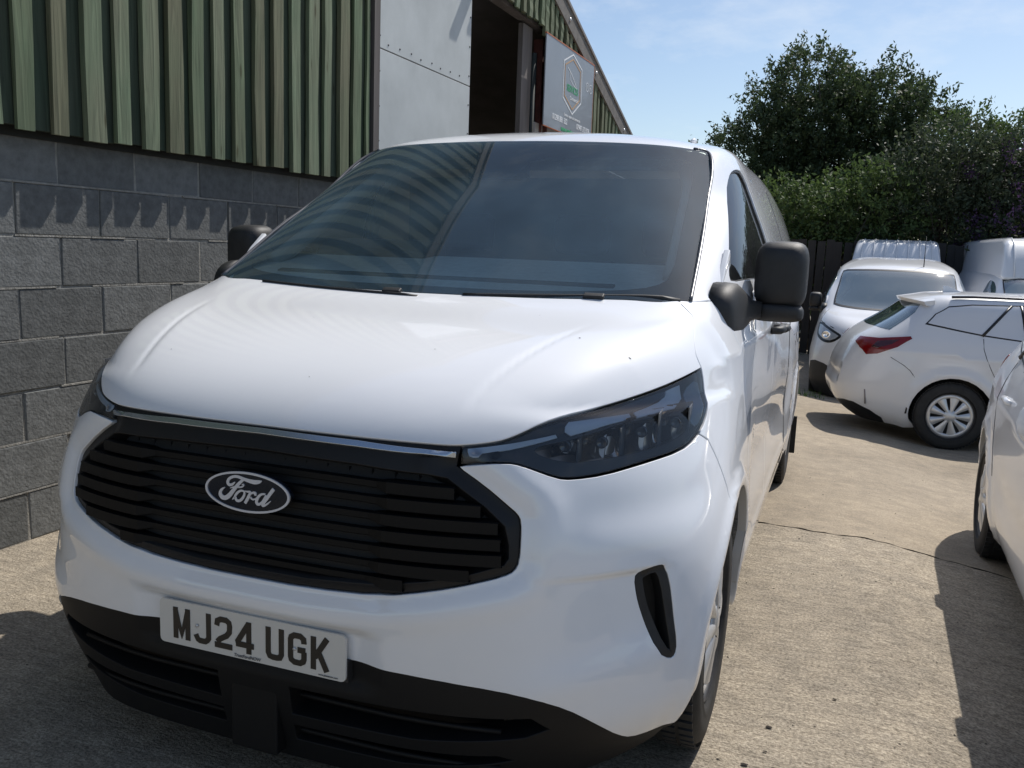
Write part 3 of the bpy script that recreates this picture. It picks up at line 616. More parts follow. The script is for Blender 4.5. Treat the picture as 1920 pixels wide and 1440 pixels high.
# wings
A1 = [(.822, 1.058, 1.242), (.884, 1.162, 1.243)]
SD = [(.895, 1.155, 1.235), (.925, 1.165, 1.18), (.943, 1.175, 1.126), (.969, 1.215, 1.054), (.99, 1.235, .925), (.999, 1.255, .811), (1.002, 1.275, .66), (.99, 1.30, .45), (.985, 1.335, .33)]
sdc = U(S, SD, 1)
wing = np.concatenate([hl[i0:], bs[1:], S.find(A1), sdc, S.find(arc(.93, .335, .40, -3, 116, 20)), sh[1:]])
for sg in (1, -1):
    panel('front_wing', S, wing if sg > 0 else mir(wing), PAINT, van, step=.02, skirt=.03)
    # wheel arch liner
    ln = MB(); ln.prism([(FW[0]+.415*math.cos(a), FW[1]+.415*math.sin(a)) for a in np.linspace(math.pi, 0, 18)]+[(FW[0]+.43*math.cos(a), FW[1]+.43*math.sin(a)) for a in np.linspace(0, math.pi, 18)], 0, sg*.62, sg*.90)
    ln.box((sg*.64, FW[0], .5), (.02, .84, .6)); ln.build('arch_liner', CABIN, van)
    ln = MB(); ln.prism([(RW[0]+.415*math.cos(a), RW[1]+.415*math.sin(a)) for a in np.linspace(math.pi, 0, 18)]+[(RW[0]+.43*math.cos(a), RW[1]+.43*math.sin(a)) for a in np.linspace(0, math.pi, 18)], 0, sg*.62, sg*.955)
    ln.box((sg*.64, RW[0], .4), (.02, .84, .6)); ln.build('arch_liner', CABIN, van)
# windscreen
WS = [(.822, 1.058, 1.242), (.797, 1.366, 1.421), (.758, 1.715, 1.613), (.737, 1.85, 1.705), (.722, 1.915, 1.748), (.700, 1.93, 1.768), (.65, 1.86, 1.775), (.50, 1.80, 1.778), (.32, 1.772, 1.780), (0, 1.76, 1.783)]
ws = U(S, WS, 2)
wsh = np.concatenate([sb[::-1], ws[1:]]); scr = np.concatenate([wsh, mir(wsh)[-2:0:-1]])
WI = [(0, .975, 1.270), (.298, .979, 1.271), (.60, 1.03, 1.277), (.715, 1.085, 1.284), (.748, 1.139, 1.312), (.727, 1.392, 1.462), (.699, 1.735, 1.68), (.662, 1.783, 1.726), (.50, 1.68, 1.728), (.326, 1.64, 1.730), (.12, 1.625, 1.727), (.10, 1.52, 1.665), (.085, 1.50, 1.650), (.06, 1.50, 1.650), (.03, 1.53, 1.672), (0, 1.535, 1.676)]
wi = chaikin(S.find(WI), 1); wif = np.concatenate([wi, mir(wi)[-2:0:-1]])
SP = S.at(scr); GS = PolySkin(SP); print('screen fit', GS.res); scx = SP[:, [0, 2]]; wix = S.at(wif)[:, [0, 2]]
glass = panel('windscreen', GS, scx, GLASS, van, off=0, step=.013, skirt=.003, inset=.001)
panel('screen_border', GS, scx, mat('screen_band', (.012, .012, .014), .4), glass, holes=[wix], holegrow=0, off=-.006, step=.025, skirt=0, inset=.001)
for sg in (1, -1):
    uv = ws[4:-20] if len(ws) > 30 else ws
    uv = np.array([u for u in ws if S.base([u])[0][0] > .66]); P = S.at(uv); Nn = S.nrm(uv)
    mb = MB(); mb.tube([((p+n*.001)*[sg, 1, 1]) for p, n in zip(P, Nn)], .006, 8); mb.build('screen_trim', mat('screen_trim', (.10, .10, .11), .3), van)
# cowl, wipers
mb = MB()
cw = S.find([(x, .89+.22*x*x, 1.235) for x in np.linspace(-.8, .8, 25)]); P = S.at(cw)
mb.add([tuple(p+np.array([0, -.02, -.03])) for p in P]+[tuple(p+np.array([0, .10, -.005])) for p in P], [(i, i+1, 26+i, 25+i) for i in range(24)])
mb.build('cowl', PLAST, van)
for x0, y0, x1, y1 in ((.79, 1.045, .16, .93), (.02, .900, -.58, .965)):
    wp = MB(); xs = np.linspace(x0, x1, 14); uv = S.find([(x, y0+(y1-y0)*i/13-.012*math.sin(i/13*3.14), 1.24) for i, x in enumerate(xs)]); P = S.at(uv)+np.array([0, 0, -.012]); Nn = S.nrm(uv)
    wp.tube([p+n*(.012 if i else .005) for i, (p, n) in enumerate(zip(P, Nn))], [.010]+[.006]*13, 6); wr = wp.build('wiper', PLAST, van)
    bl_ = MB(); bl_.tube([p+n*.006+np.array([0, -.014, -.009]) for p, n in zip(P[3:], Nn[3:])], .0045, 6); bl_.build('wiper_blade', RUBBER, wr)
for x in (.555, -.075):
    q = S.at(S.find([(x, .90+.2*x*x, 1.24)]))[0]; mb = MB(); mb.box(q+np.array([0, .012, .008]), (.062, .022, .016), Matrix.Rotation(.5, 3, 'X')); mb.build('washer_jet', PLAST, van, bevel=.004)
# ---- upper body in one pressing, doors, mirrors, cabin
RX = 5.44
top_r = [(.772, 2.10, 1.765), (.770, 1.98, 1.728), (.792, 1.739, 1.60), (.839, 1.385, 1.415), (.884, 1.162, 1.243)]
DF = [(.884, 1.162, 1.243), (.839, 1.385, 1.415), (.800, 1.70, 1.575), (.776, 1.93, 1.70), (.772, 2.03, 1.735), (.775, 2.12, 1.755), (.785, 2.25, 1.755), (.80, 2.29, 1.73), (.82, 2.32, 1.68)]
dfu = U(S, DF, 1)
DR = [(.82, 2.32, 1.68), (.90, 2.325, 1.45), (.95, 2.33, 1.29), (.975, 2.33, 1.05), (.99, 2.29, .85), (.99, 2.25, .60), (.985, 2.23, .38), (.96, 2.23, .235)]
dru = U(S, DR, 1)
sillf = S.find([(.965, y, .235) for y in (1.9, 1.6, 1.345)])
WIN = [(.842, 1.47, 1.40), (.80, 1.80, 1.60), (.79, 1.93, 1.665), (.79, 2.02, 1.695), (.795, 2.12, 1.71), (.80, 2.22, 1.71), (.83, 2.255, 1.64), (.90, 2.26, 1.45), (.935, 2.26, 1.31), (.925, 2.0, 1.285), (.91, 1.6, 1.285), (.885, 1.32, 1.28), (.87, 1.34, 1.31)]
win = chaikin(S.find(WIN), 1, True)
door = np.concatenate([dfu, dru[1:], sillf, sdc[:-1][::-1][1:]])
for sg in (1, -1):
    m_ = (lambda a: a) if sg > 0 else mir
    dr = panel('front_door', S, m_(door), PAINT, van, holes=[m_(win)], holegrow=0, step=.03, skirt=.03)
    panel('door_glass', S, m_(win), SIDEG, dr, off=-.012, step=.05, skirt=0, inset=-.003)
    panel('window_seal', S, m_(win), mat('seal', (.02, .02, .02), .5), dr, holes=[m_(shrink(win, .018))], holegrow=0, off=-.006, step=.03, skirt=.01, inset=-.001)
    hn = MB(); q = S.at(m_(S.find([(.975, 2.16, 1.09)])))[0]
    hn.tube([q+np.array([sg*.004, -.09, 0]), q+np.array([sg*.035, -.07, .002]), q+np.array([sg*.040, 0, .002]), q+np.array([sg*.035, .07, .002]), q+np.array([sg*.004, .09, 0])], [.014, .016, .017, .016, .014], 10); hn.build('door_handle', PLAST, dr)
# sliding door / side pressing and roof
wheelcut = S.find(arc(*RW, .41, -5, 185, 22, 1.0))
side_h = np.concatenate([ws[::-1], S.find([(.86, 1.12, 1.243)]), dfu, dru[1:],
   S.find([(.965, y, .225) for y in (2.4, 3.0, 3.6)]+[(.965, 3.99, .20)]), wheelcut[::-1], S.find([(.95, 4.85, .18), (.95, 5.2, .18)]), [(S.U-.002, .06)], [(S.U-.002, S.V-.002)], [(0.0001, S.V-.002)]])
bodyp = panel('body_shell', S, np.concatenate([side_h, mir(side_h)[-2:0:-1]]), PAINT, van, step=.03, skirt=.025, inset=.002)
# shut line of the sliding door and fuel flap as recessed seals
def seam(pts, sg, w=.0035):
    uv = U(S, pts, 2); P = S.at(uv if sg > 0 else mir(uv)); Nn = S.nrm(uv if sg > 0 else mir(uv)); mb = MB(); mb.tube([p-n*.0012 for p, n in zip(P, Nn)], w, 6); return mb.build('door_seam', mat('seam', (.03, .03, .03), .6), van)
for sg in (1, -1):
    seam([(.80, 3.42, 1.72), (.86, 3.44, 1.50), (.94, 3.45, 1.25), (.975, 3.45, .95), (.99, 3.44, .60), (.97, 3.44, .26)], sg)
    seam([(.945, 3.46, 1.16), (.94, 4.2, 1.14), (.93, 5.2, 1.12)], sg, .006)
    hn = MB(); q = S.at(S.find([(.975, 2.50, 1.07)]) if sg > 0 else mir(S.find([(.975, 2.5, 1.07)])))[0]
    hn.tube([q+np.array([sg*.004, -.09, 0]), q+np.array([sg*.035, -.07, .002]), q+np.array([sg*.040, 0, .002]), q+np.array([sg*.035, .07, .002]), q+np.array([sg*.004, .09, 0])], [.014, .016, .017, .016, .014], 10); hn.build('door_handle', PLAST, van)
# roof skin closing the middle and rear doors
col = S.at([(u, S.V-.002) for u in np.linspace(0, S.U, 40)]); mb = MB()
mb.add([tuple(p) for p in col]+[(-p[0], p[1], p[2]) for p in col], [(i, i+1, 40+i+1, 40+i) for i in range(39)], True); mb.build('roof_skin', PAINT, van)
rr = S.at([(S.U-.002, v) for v in np.linspace(.05, S.V-.002, 40)]); mb = MB()
mb.add([tuple(p) for p in rr]+[(-p[0], p[1], p[2]) for p in rr], [(i, i+1, 40+i+1, 40+i) for i in range(39)], False); mb.build('rear_doors', PAINT, van)
mb = MB(); q = S.at(S.find([(.57, 2.45, 1.86)]))[0]; mb.tube([q+np.array([0, -.06, 0]), q+np.array([0, .0, .010]), q+np.array([0, .07, .008])], [.006, .012, .004], 10); mb.build('roof_aerial', PAINT, van)
# mirrors
def mirror(parent, sg):
    n = 28
    def loop(c, hw, hh, axis, e=3.2):
        out = []
        for k in range(n):
            t = 2*math.pi*k/n; a = math.copysign(abs(math.cos(t))**(2/e), math.cos(t))*hw; b_ = math.copysign(abs(math.sin(t))**(2/e), math.sin(t))*hh
            p = (c[0]+a, c[1], c[2]+b_) if axis == 1 else (c[0], c[1]+a, c[2]+b_)
            out.append((sg*p[0], p[1], p[2]))
        return out
    def hull(name, secs, m, par):
        mb = MB(); k = n
        mb.add([p for s_ in secs for p in s_], [(i*k+j, i*k+(j+1) % k, (i+1)*k+(j+1) % k, (i+1)*k+j) for i in range(len(secs)-1) for j in range(k)]+[tuple(range(k)), tuple(range((len(secs)-1)*k, len(secs)*k))[::-1]], True)
        return mb.build(name, m, par)
    cx, cz = 1.038, 1.318
    hs = hull('mirror_housing', [loop((cx, 1.437, cz), .020, .040, 1, 2.2), loop((cx, 1.439, cz), .045, .070, 1, 2.5), loop((cx, 1.446, cz), .064, .085, 1, 3), loop((cx, 1.465, cz), .079, .102, 1, 3.6), loop((cx, 1.500, cz), .083, .108, 1, 4), loop((cx, 1.545, cz), .084, .110, 1, 4.2), loop((cx, 1.565, cz), .081, .106, 1, 4.2)], PLAST, parent)
    hull('mirror_lower_cap', [loop((cx-.004, 1.442, 1.203), .03, .012, 1, 2.5), loop((cx-.004, 1.450, 1.203), .065, .022, 1, 3), loop((cx-.004, 1.470, 1.195), .081, .028, 1, 3.5), loop((cx-.004, 1.510, 1.195), .085, .030, 1, 3.6), loop((cx-.004, 1.550, 1.203), .078, .026, 1, 3.5), loop((cx-.004, 1.565, 1.203), .06, .02, 1, 3)], PLAST, hs)
    g = MB(); g.add([(sg*x, 1.568, z) for x, z in [(.975, 1.24), (1.105, 1.24), (1.105, 1.41), (.975, 1.41)]], [(0, 1, 2, 3)]); g.build('mirror_glass', mat('mirror_glass', (.85, .87, .88), .02, metal=1), hs)
    hull('mirror_arm', [loop((.862, 1.275, 1.205), .150, .092, 0, 2.6), loop((.922, 1.280, 1.195), .145, .096, 0, 2.4), loop((.938, 1.30, 1.195), .130, .080, 0, 2.4), loop((.952, 1.36, 1.197), .102, .055, 0, 2.5), loop((.960, 1.43, 1.202), .072, .033, 0, 2.7), loop((.990, 1.48, 1.204), .055, .027, 0, 3)], PLAST, hs)
    tri = MB(); tri.prism([(1.17, 1.215), (1.44, 1.255), (1.455, 1.285), (1.375, 1.395), (1.30, 1.34)], 0, .866 if sg > 0 else -.866, .886 if sg > 0 else -.886); tri.build('mirror_base', PAINT, hs, bevel=.004)
    return hs
for sg in (1, -1): mirror(van, sg)
# cabin
mb = MB()
prof = [(.99, 1.225), (1.06, 1.255), (1.20, 1.285), (1.38, 1.318), (1.56, 1.335), (1.62, 1.29), (1.60, 1.05), (1.55, .80), (1.0, .80)]
mb.prism(prof, 0, -.78, .78); dsh = mb.build('dashboard', DASH, van, bevel=.02)
mb = MB(); mb.prism([(1.42, 1.30), (1.64, 1.31), (1.62, 1.375), (1.52, 1.39), (1.44, 1.35)], 0, -.68, -.22); mb.build('binnacle', CABIN, dsh, bevel=.01)
mb = MB(); mb.prism([(1.10, 1.262), (1.125, 1.268), (1.125, 1.276), (1.10, 1.270)], 0, -.62, .58); mb.build('demister_vent', mat('vent_grey', (.05, .055, .055), .6), dsh)
sw = MB(); sw.tube([Vector((-.42, 1.72, 1.18))+Matrix.Rotation(.95, 3, 'X') @ Vector((.185*math.cos(a), .185*math.sin(a), 0)) for a in np.linspace(0, 2*math.pi, 33)], .016, 8, False); sw.box((-.42, 1.72, 1.18), (.33, .05, .03), Matrix.Rotation(.95, 3, 'X')); sw.build('steering_wheel', CABIN, van)
for x, w in ((-.44, .46), (.12, .40), (.52, .42)):
    st_ = MB(); st_.box((x, 2.28, 1.02), (w, .16, .62), Matrix.Rotation(-.18, 3, 'X')); seat = st_.build('seat', SEATM, van, bevel=.05, seg=3)
    h_ = MB(); h_.box((x, 2.34, 1.44), (.25, .11, .17), Matrix.Rotation(-.15, 3, 'X')); h_.build('headrest', SEATM, seat, bevel=.035, seg=3)
mb = MB(); mb.box((0, 2.50, 1.10), (1.64, .03, 1.20)); mb.build('bulkhead', mat('bulkhead_grey', (.34, .38, .42), .8), van)
mb = MB(); mb.box((0, 1.95, .62), (1.80, 1.2, .03)); mb.build('cabin_floor', CABIN, van)
mb = MB(); mb.box((0, 1.72, 1.70), (.05, .03, .09)); mb.box((-.02, 1.66, 1.66), (.24, .02, .07)); mb.build('interior_mirror', CABIN, van, bevel=.01)
hp = MB(); q = S.at(S.find([(x, y, z) for x, y, z in [(-.5, 1.9, 1.79), (.5, 1.9, 1.79)]])); hp.box((0, 2.28, 1.745), (1.10, .44, .02)); hp.build('headlining', DASH, van)
for x in (-.34, .34):
    v_ = MB(); v_.box((x, 1.93, 1.715), (.40, .15, .018), Matrix.Rotation(.35, 3, 'X')); v_.build('sun_visor', DASH, van, bevel=.006)
for sg in (1, -1):
    tr_ = MB(); tr_.tube([(sg*.735, 1.24, 1.29), (sg*.705, 1.50, 1.435), (sg*.672, 1.80, 1.60), (sg*.635, 1.95, 1.69)], [.035, .030, .028, .03], 8); tr_.build('pillar_trim', mat('pillar_trim_grey', (.50, .53, .50), .7), van)
# wheels
for sg in (1, -1):
    for cy, cz in (FW, (RW[0], RW[1])): wheel('wheel', van, (sg*.875, cy, cz+.003), sg, .343, .215, .215, 8)
for sg in (1, -1):
    mb = MB(); mb.box((sg*.93, RW[0]+.42, .16), (.16, .012, .26)); mb.build('mud_flap', RUBBER, van)
# bugs, stone chips and a few crumbs of dirt on the bonnet
mb = MB()
sq = VS.find([(.62, .62, 1.14), (.755, .60, 1.115), (.30, .45, 1.10), (-.15, .60, 1.16), (-.42, .35, 1.06), (.05, .28, 1.04), (.45, .80, 1.2)]); SPp = VS.at(sq); SNn = VS.nrm(sq)
for p, n, s in zip(SPp, SNn, (.0028, .003, .0014, .0012, .0015, .0013, .0012)):
    a = np.cross(n, [0, 1, .2]); a /= np.linalg.norm(a); b_ = np.cross(n, a); k = 7
    mb.add([tuple(p+n*.0006+(a*math.cos(t)*1.2+b_*math.sin(t))*s*RNG.uniform(.7, 1.2)) for t in np.linspace(0, 6.28, k, endpoint=False)]+[tuple(p+n*s*.5)], [(i, (i+1) % k, k) for i in range(k)])
mb.build('dirt_specks', mat('dark_crumb', (.035, .028, .022), .95), van, kind='stuff')
# ---------------------------------------------------------------- ground
def gz(x, y):
    x = np.asarray(x, float); y = np.asarray(y, float)
    return -.052*np.clip(y-2.8, 0, 9.6)*ss(.2, 1.4, x)-.042*np.clip(y-3.2, 0, 9.6)*(1-ss(.2, 1.4, x))-.10*ss(1.35, 2.3, x)*ss(-1.5, 1.0, y)
def concrete(name, base, ridge, rough_):
    m = bpy.data.materials.new(name); m.use_nodes = True; t = m.node_tree; b = t.nodes['Principled BSDF']; N = t.nodes.new; L = t.links.new
    tc = N('ShaderNodeTexCoord')
    def noise(sc, det, st=(1, 1, 1), ro=.6):
        mp = N('ShaderNodeMapping'); mp.inputs['Scale'].default_value = st; L(tc.outputs['Object'], mp.inputs[0]); n = N('ShaderNodeTexNoise'); n.inputs['Scale'].default_value = sc; n.inputs['Detail'].default_value = det; n.inputs['Roughness'].default_value = ro; L(mp.outputs[0], n.inputs[0]); return n.outputs['Fac']
    def ramp(f, p0, p1, c0, c1):
        r = N('ShaderNodeValToRGB'); r.color_ramp.elements[0].position = p0; r.color_ramp.elements[1].position = p1; r.color_ramp.elements[0].color = (*c0, 1); r.color_ramp.elements[1].color = (*c1, 1); L(f, r.inputs[0]); return r.outputs[0]
    def mul(a, b_, f=1.0):
        m_ = N('ShaderNodeMix'); m_.data_type = 'RGBA'; m_.blend_type = 'MULTIPLY'; m_.inputs['Factor'].default_value = f; L(a, m_.inputs['A']); L(b_, m_.inputs['B']); return m_.outputs['Result']
    big = ramp(noise(.8, 5), .3, .72, [c*.80 for c in base], [c*1.14 for c in base])
    mid = ramp(noise(9, 6), .3, .7, (.82, .82, .83), (1.12, 1.1, 1.08))
    agg = ramp(noise(115, 4, (.8, 1, 1), .75), .38, .62, (.56, .54, .52), (1.42, 1.40, 1.37))
    streak = ramp(noise(38, 6, (.30, 1, 1), .75), .36, .60, (.70, .69, .67), (1.14, 1.13, 1.11))
    c = mul(mul(mul(big, mid), agg, rough_), streak, ridge)
    pit = ramp(noise(55, 3, (.6, 1, 1), .55), .28, .34, (.45, .42, .38), (1, 1, 1)); c = mul(c, pit, ridge)
    L(c, b.inputs['Base Color']); b.inputs['Roughness'].default_value = .9; b.inputs['Specular IOR Level'].default_value = .25
    ad = N('ShaderNodeMath'); ad.operation = 'MULTIPLY_ADD'; L(noise(38, 6, (.30, 1, 1), .75), ad.inputs[0]); ad.inputs[1].default_value = 1.6*ridge; L(noise(140, 4), ad.inputs[2])
    bp = N('ShaderNodeBump'); bp.inputs['Distance'].default_value = .008; bp.inputs['Strength'].default_value = .8; L(ad.outputs[0], bp.inputs['Height']); L(bp.outputs[0], b.inputs['Normal']); return m
def sheet(name, m, xs, ys, dz=0, f=None, **k):
    X, Y = np.meshgrid(xs, ys); Z = gz(X, Y)+dz
    if f is not None: X, Y = f(X, Y); Z = gz(X, Y)+dz
    V = np.stack([X.ravel(), Y.ravel(), Z.ravel()], 1); w = len(xs); i = np.arange(len(ys)-1)[:, None]*w+np.arange(w-1)[None]; Q = np.stack([i, i+1, i+w+1, i+w], -1).reshape(-1, 4)
    return link(bpy.data.objects.new(name, npmesh(name, V, Q, m, True)), None, kind='structure', **k)
g1 = concrete('brushed_concrete', (.362, .323, .262), .9, .95); g2 = concrete('smooth_concrete', (.355, .305, .236), .3, .5)
wob = lambda x: .02*math.sin(x*2.1+.5)+.012*math.sin(x*5.3)+.010*math.sin(x*13.7)+.006*math.sin(x*41)
EDGE = 3.16
gm = mat('yard_earth', (.20, .175, .13), .95, var=.25, vscale=.5)
me = bpy.data.meshes.new('ground'); me.from_pydata([(-900, -900, -.95), (900, -900, -.95), (900, 900, -.95), (-900, 900, -.95)], [], [(0, 1, 2, 3)]); me.materials.append(gm); link(bpy.data.objects.new('ground', me), None, kind='structure')
# near slab with its broken joint, then the far slab
xs = np.concatenate([np.linspace(-14, -1.1, 30), np.linspace(-1, 6, 281), np.linspace(6.2, 14, 30)])
def near(X, Y):
    t = (Y+9)/(9+EDGE); e = np.vectorize(wob)(X); return X, Y+e*np.clip(t, 0, 1)**8
def far(X, Y):
    t = np.clip((24-Y)/(24-EDGE), 0, 1); e = np.vectorize(lambda x: wob(x)+.008+.006*math.sin(x*23)+.006*math.sin(x*61+1))(X); return X, Y+e*t**8
sheet('concrete_slab', g1, xs, np.concatenate([np.linspace(-9, EDGE-.6, 30), np.linspace(EDGE-.5, EDGE, 6)]), 0, near)
sheet('concrete_slab', g2, xs, np.concatenate([np.linspace(EDGE+.010, EDGE+.5, 6), np.linspace(EDGE+.6, 18.6, 50)]), 0, far)
jm = mat('joint_dirt', (.06, .055, .045), .95, var=.4, vscale=20)
X = np.linspace(-14, 14, 281); V = [(x, EDGE+wob(x)-.02, float(gz(x, EDGE))-.012) for x in X]+[(x, EDGE+wob(x)+.09, float(gz(x, EDGE))-.012) for x in X]
me = bpy.data.meshes.new('slab_joint'); me.from_pydata(V, [], [(i, i+1, 282+i, 281+i) for i in range(280)]); me.materials.append(jm); link(bpy.data.objects.new('slab_joint', me), None, kind='structure')
# grit and small stones lying about
mb = MB()
for k in range(900):
    x, y = RNG.uniform(-2, 3.2), RNG.uniform(-1.4, 6) if k % 3 else RNG.uniform(-1.4, 2.6); s = RNG.uniform(.0015, .0055); z = float(gz(x, y))
    a = RNG.uniform(0, 6.3, 5); P = [(x+s*math.cos(t)*RNG.uniform(.6, 1.2), y+s*math.sin(t)*RNG.uniform(.6, 1.2), z+.0005) for t in np.sort(a)]+[(x, y, z+s*.9)]
    mb.add(P, [(i, (i+1) % 5, 5) for i in range(5)])
mb.build('loose_grit', mat('grit', (.16, .14, .11), .9, var=.6, vscale=60), None, kind='stuff')
mb = MB()
for x, y, s in ((1.14, 1.03, .008), (1.093, .80, .008), (1.17, .81, .007), (1.14, .89, .005), (1.32, 1.29, .006)):
    n = 9; P = [(x+s*math.cos(t)*RNG.uniform(.7, 1.2)*1.3, y+s*math.sin(t)*RNG.uniform(.6, 1.1), .004) for t in np.linspace(0, 6.28, n, endpoint=False)]+[(x, y, .004+s*.35)]
    mb.add(P, [(i, (i+1) % n, n) for i in range(n)])
mb.build('dirt_crumbs', mat('dark_crumb', (.035, .028, .022), .95), None, kind='stuff')
# ---------------------------------------------------------------- barn
TH = .024; BO = Vector((-2.083, 1.1, 0)); BD = Vector((math.sin(TH), math.cos(TH), 0)); BN = Vector((math.cos(TH), -math.sin(TH), 0))
MW = Matrix(((BN.x, BD.x, 0, BO.x), (BN.y, BD.y, 0, BO.y), (0, 0, 1, 0), (0, 0, 0, 1)))
# barn pieces are written as (along the wall, out of the wall, up); link() turns them into the barn's own axes
barn = thing('barn', 'gabled barn with green timber boarding over a grey concrete block base', 'barn')
barn.matrix_world = MW; SWAP.add(barn)
verge = lambda s: 3.67-.342*(s-7.21)   # underside line of the roof
APEX = 2.4
top = lambda s: verge(s) if s > APEX else verge(APEX)-.342*(APEX-s)
def woodmat(name, col, k=1):
    m = bpy.data.materials.new(name); m.use_nodes = True; t = m.node_tree; b = t.nodes['Principled BSDF']; N = t.nodes.new; L = t.links.new
    tc = N('ShaderNodeTexCoord'); oi = N('ShaderNodeObjectInfo'); ad = N('ShaderNodeVectorMath'); ad.operation = 'ADD'; L(tc.outputs['Object'], ad.inputs[0])
    sc_ = N('ShaderNodeVectorMath'); sc_.operation = 'SCALE'; L(oi.outputs['Location'], sc_.inputs[0]); sc_.inputs['Scale'].default_value = 7.3; L(sc_.outputs[0], ad.inputs[1])
    def noise(s, d, st, dist=0):
        mp = N('ShaderNodeMapping'); mp.inputs['Scale'].default_value = st; L(ad.outputs[0], mp.inputs[0]); n = N('ShaderNodeTexNoise'); n.inputs['Scale'].default_value = s; n.inputs['Detail'].default_value = d; n.inputs['Distortion'].default_value = dist; L(mp.outputs[0], n.inputs[0]); return n.outputs['Fac']
    g = noise(30, 6, (1, 1, .06), 1.2); p = noise(3.2, 4, (1.5, 1.5, .6))
    r1 = N('ShaderNodeValToRGB'); r1.color_ramp.elements[0].position = .32; r1.color_ramp.elements[1].position = .70; r1.color_ramp.elements[0].color = (*[c*.72 for c in col], 1); r1.color_ramp.elements[1].color = (*[c*1.2 for c in col], 1); L(g, r1.inputs[0])
    r2 = N('ShaderNodeValToRGB'); r2.color_ramp.elements[0].position = .35; r2.color_ramp.elements[1].position = .7; r2.color_ramp.elements[0].color = (1.03, .97, .90, 1); r2.color_ramp.elements[1].color = (.88, 1.0, .88, 1); L(p, r2.inputs[0])
    mx = N('ShaderNodeMix'); mx.data_type = 'RGBA'; mx.blend_type = 'MULTIPLY'; mx.inputs['Factor'].default_value = 1; L(r1.outputs[0], mx.inputs['A']); L(r2.outputs[0], mx.inputs['B'])
    # knots
    mp = N('ShaderNodeMapping'); mp.inputs['Scale'].default_value = (9, 9, 2.2); L(ad.outputs[0], mp.inputs[0]); vo = N('ShaderNodeTexVoronoi'); vo.inputs['Scale'].default_value = 1; L(mp.outputs[0], vo.inputs[0])
    r3 = N('ShaderNodeValToRGB'); r3.color_ramp.elements[0].position = .05; r3.color_ramp.elements[1].position = .11; r3.color_ramp.elements[0].color = (.45, .38, .30, 1); r3.color_ramp.elements[1].color = (1, 1, 1, 1); L(vo.outputs['Distance'], r3.inputs[0])
    m3 = N('ShaderNodeMix'); m3.data_type = 'RGBA'; m3.blend_type = 'MULTIPLY'; m3.inputs['Factor'].default_value = .8; L(mx.outputs['Result'], m3.inputs['A']); L(r3.outputs[0], m3.inputs['B'])
    L(m3.outputs['Result'], b.inputs['Base Color']); b.inputs['Roughness'].default_value = .85; b.inputs['Specular IOR Level'].default_value = .25
    bp = N('ShaderNodeBump'); bp.inputs['Distance'].default_value = .004; L(g, bp.inputs['Height']); L(bp.outputs[0], b.inputs['Normal']); return m
WF = [woodmat('green_board_front', (.125, .152, .104)), woodmat('green_board_pale', (.150, .178, .128)), woodmat('green_board_brown', (.128, .138, .096))]
WB = woodmat('green_board_shaded', (.055, .072, .055))  # shade of the recesses painted in as a darker green
def board(s0, s1, o0, o1, z0, z1a, z1b, m, name='board', wave=.009):
    n = 9; P = []; V = []
    for i in range(n):
        f = i/(n-1); a = RNG.normal(0, wave*.35); b_ = RNG.normal(0, wave*.5); c_ = RNG.normal(0, wave*.3)
        if i == n-1: zz = (z1a, z1b)
        else: zz = (z0+(z1a-z0)*f,)*2 if i == 0 else (z0+(z1a-z0)*f, z0+(z1b-z0)*f)
        V += [(s0+a, o0, zz[0]), (s0+a, o1+c_, zz[0]), (s1+b_, o1+c_, zz[1]), (s1+b_, o0, zz[1])]
    F = [(i*4+j, i*4+(j+1) % 4, (i+1)*4+(j+1) % 4, (i+1)*4+j) for i in range(n-1) for j in range(4)]+[(0, 3, 2, 1), (n*4-4, n*4-3, n*4-2, n*4-1)]
    mb = MB(); cx = (s0+s1)/2; mb.add([(p[0]-cx, p[1], p[2]) for p in V], F); o = mb.build(name, m, barn); o.location = (0, cx, 0); return o
def boards(sa, sb, zfun, pitch=.168):
    s = sa
    while s < sb:
        w = .086+RNG.uniform(-.016, .016); e = min(s+w, sb); zb = zfun(s)+RNG.uniform(-.012, .008)
        t0, t1 = min(top(s), 9), min(top(e), 9)
        if t1 > zb+.1: board(s, e, .085, .108+RNG.uniform(-.004, .007), zb, t0, t1, WF[RNG.integers(0, 3)])
        b0, b1 = s+w-.02, min(s+pitch+.02, sb); zb += .01
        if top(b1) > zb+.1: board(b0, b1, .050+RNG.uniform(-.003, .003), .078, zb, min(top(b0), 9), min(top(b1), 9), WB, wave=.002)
        s += pitch+RNG.uniform(-.008, .008)
boards(-3.4, 2.90, lambda s: 1.785)
boards(4.50, 6.27, lambda s: 3.60)
boards(6.27, 10.9, lambda s: 3.50 if s < 7.85 else 1.785)
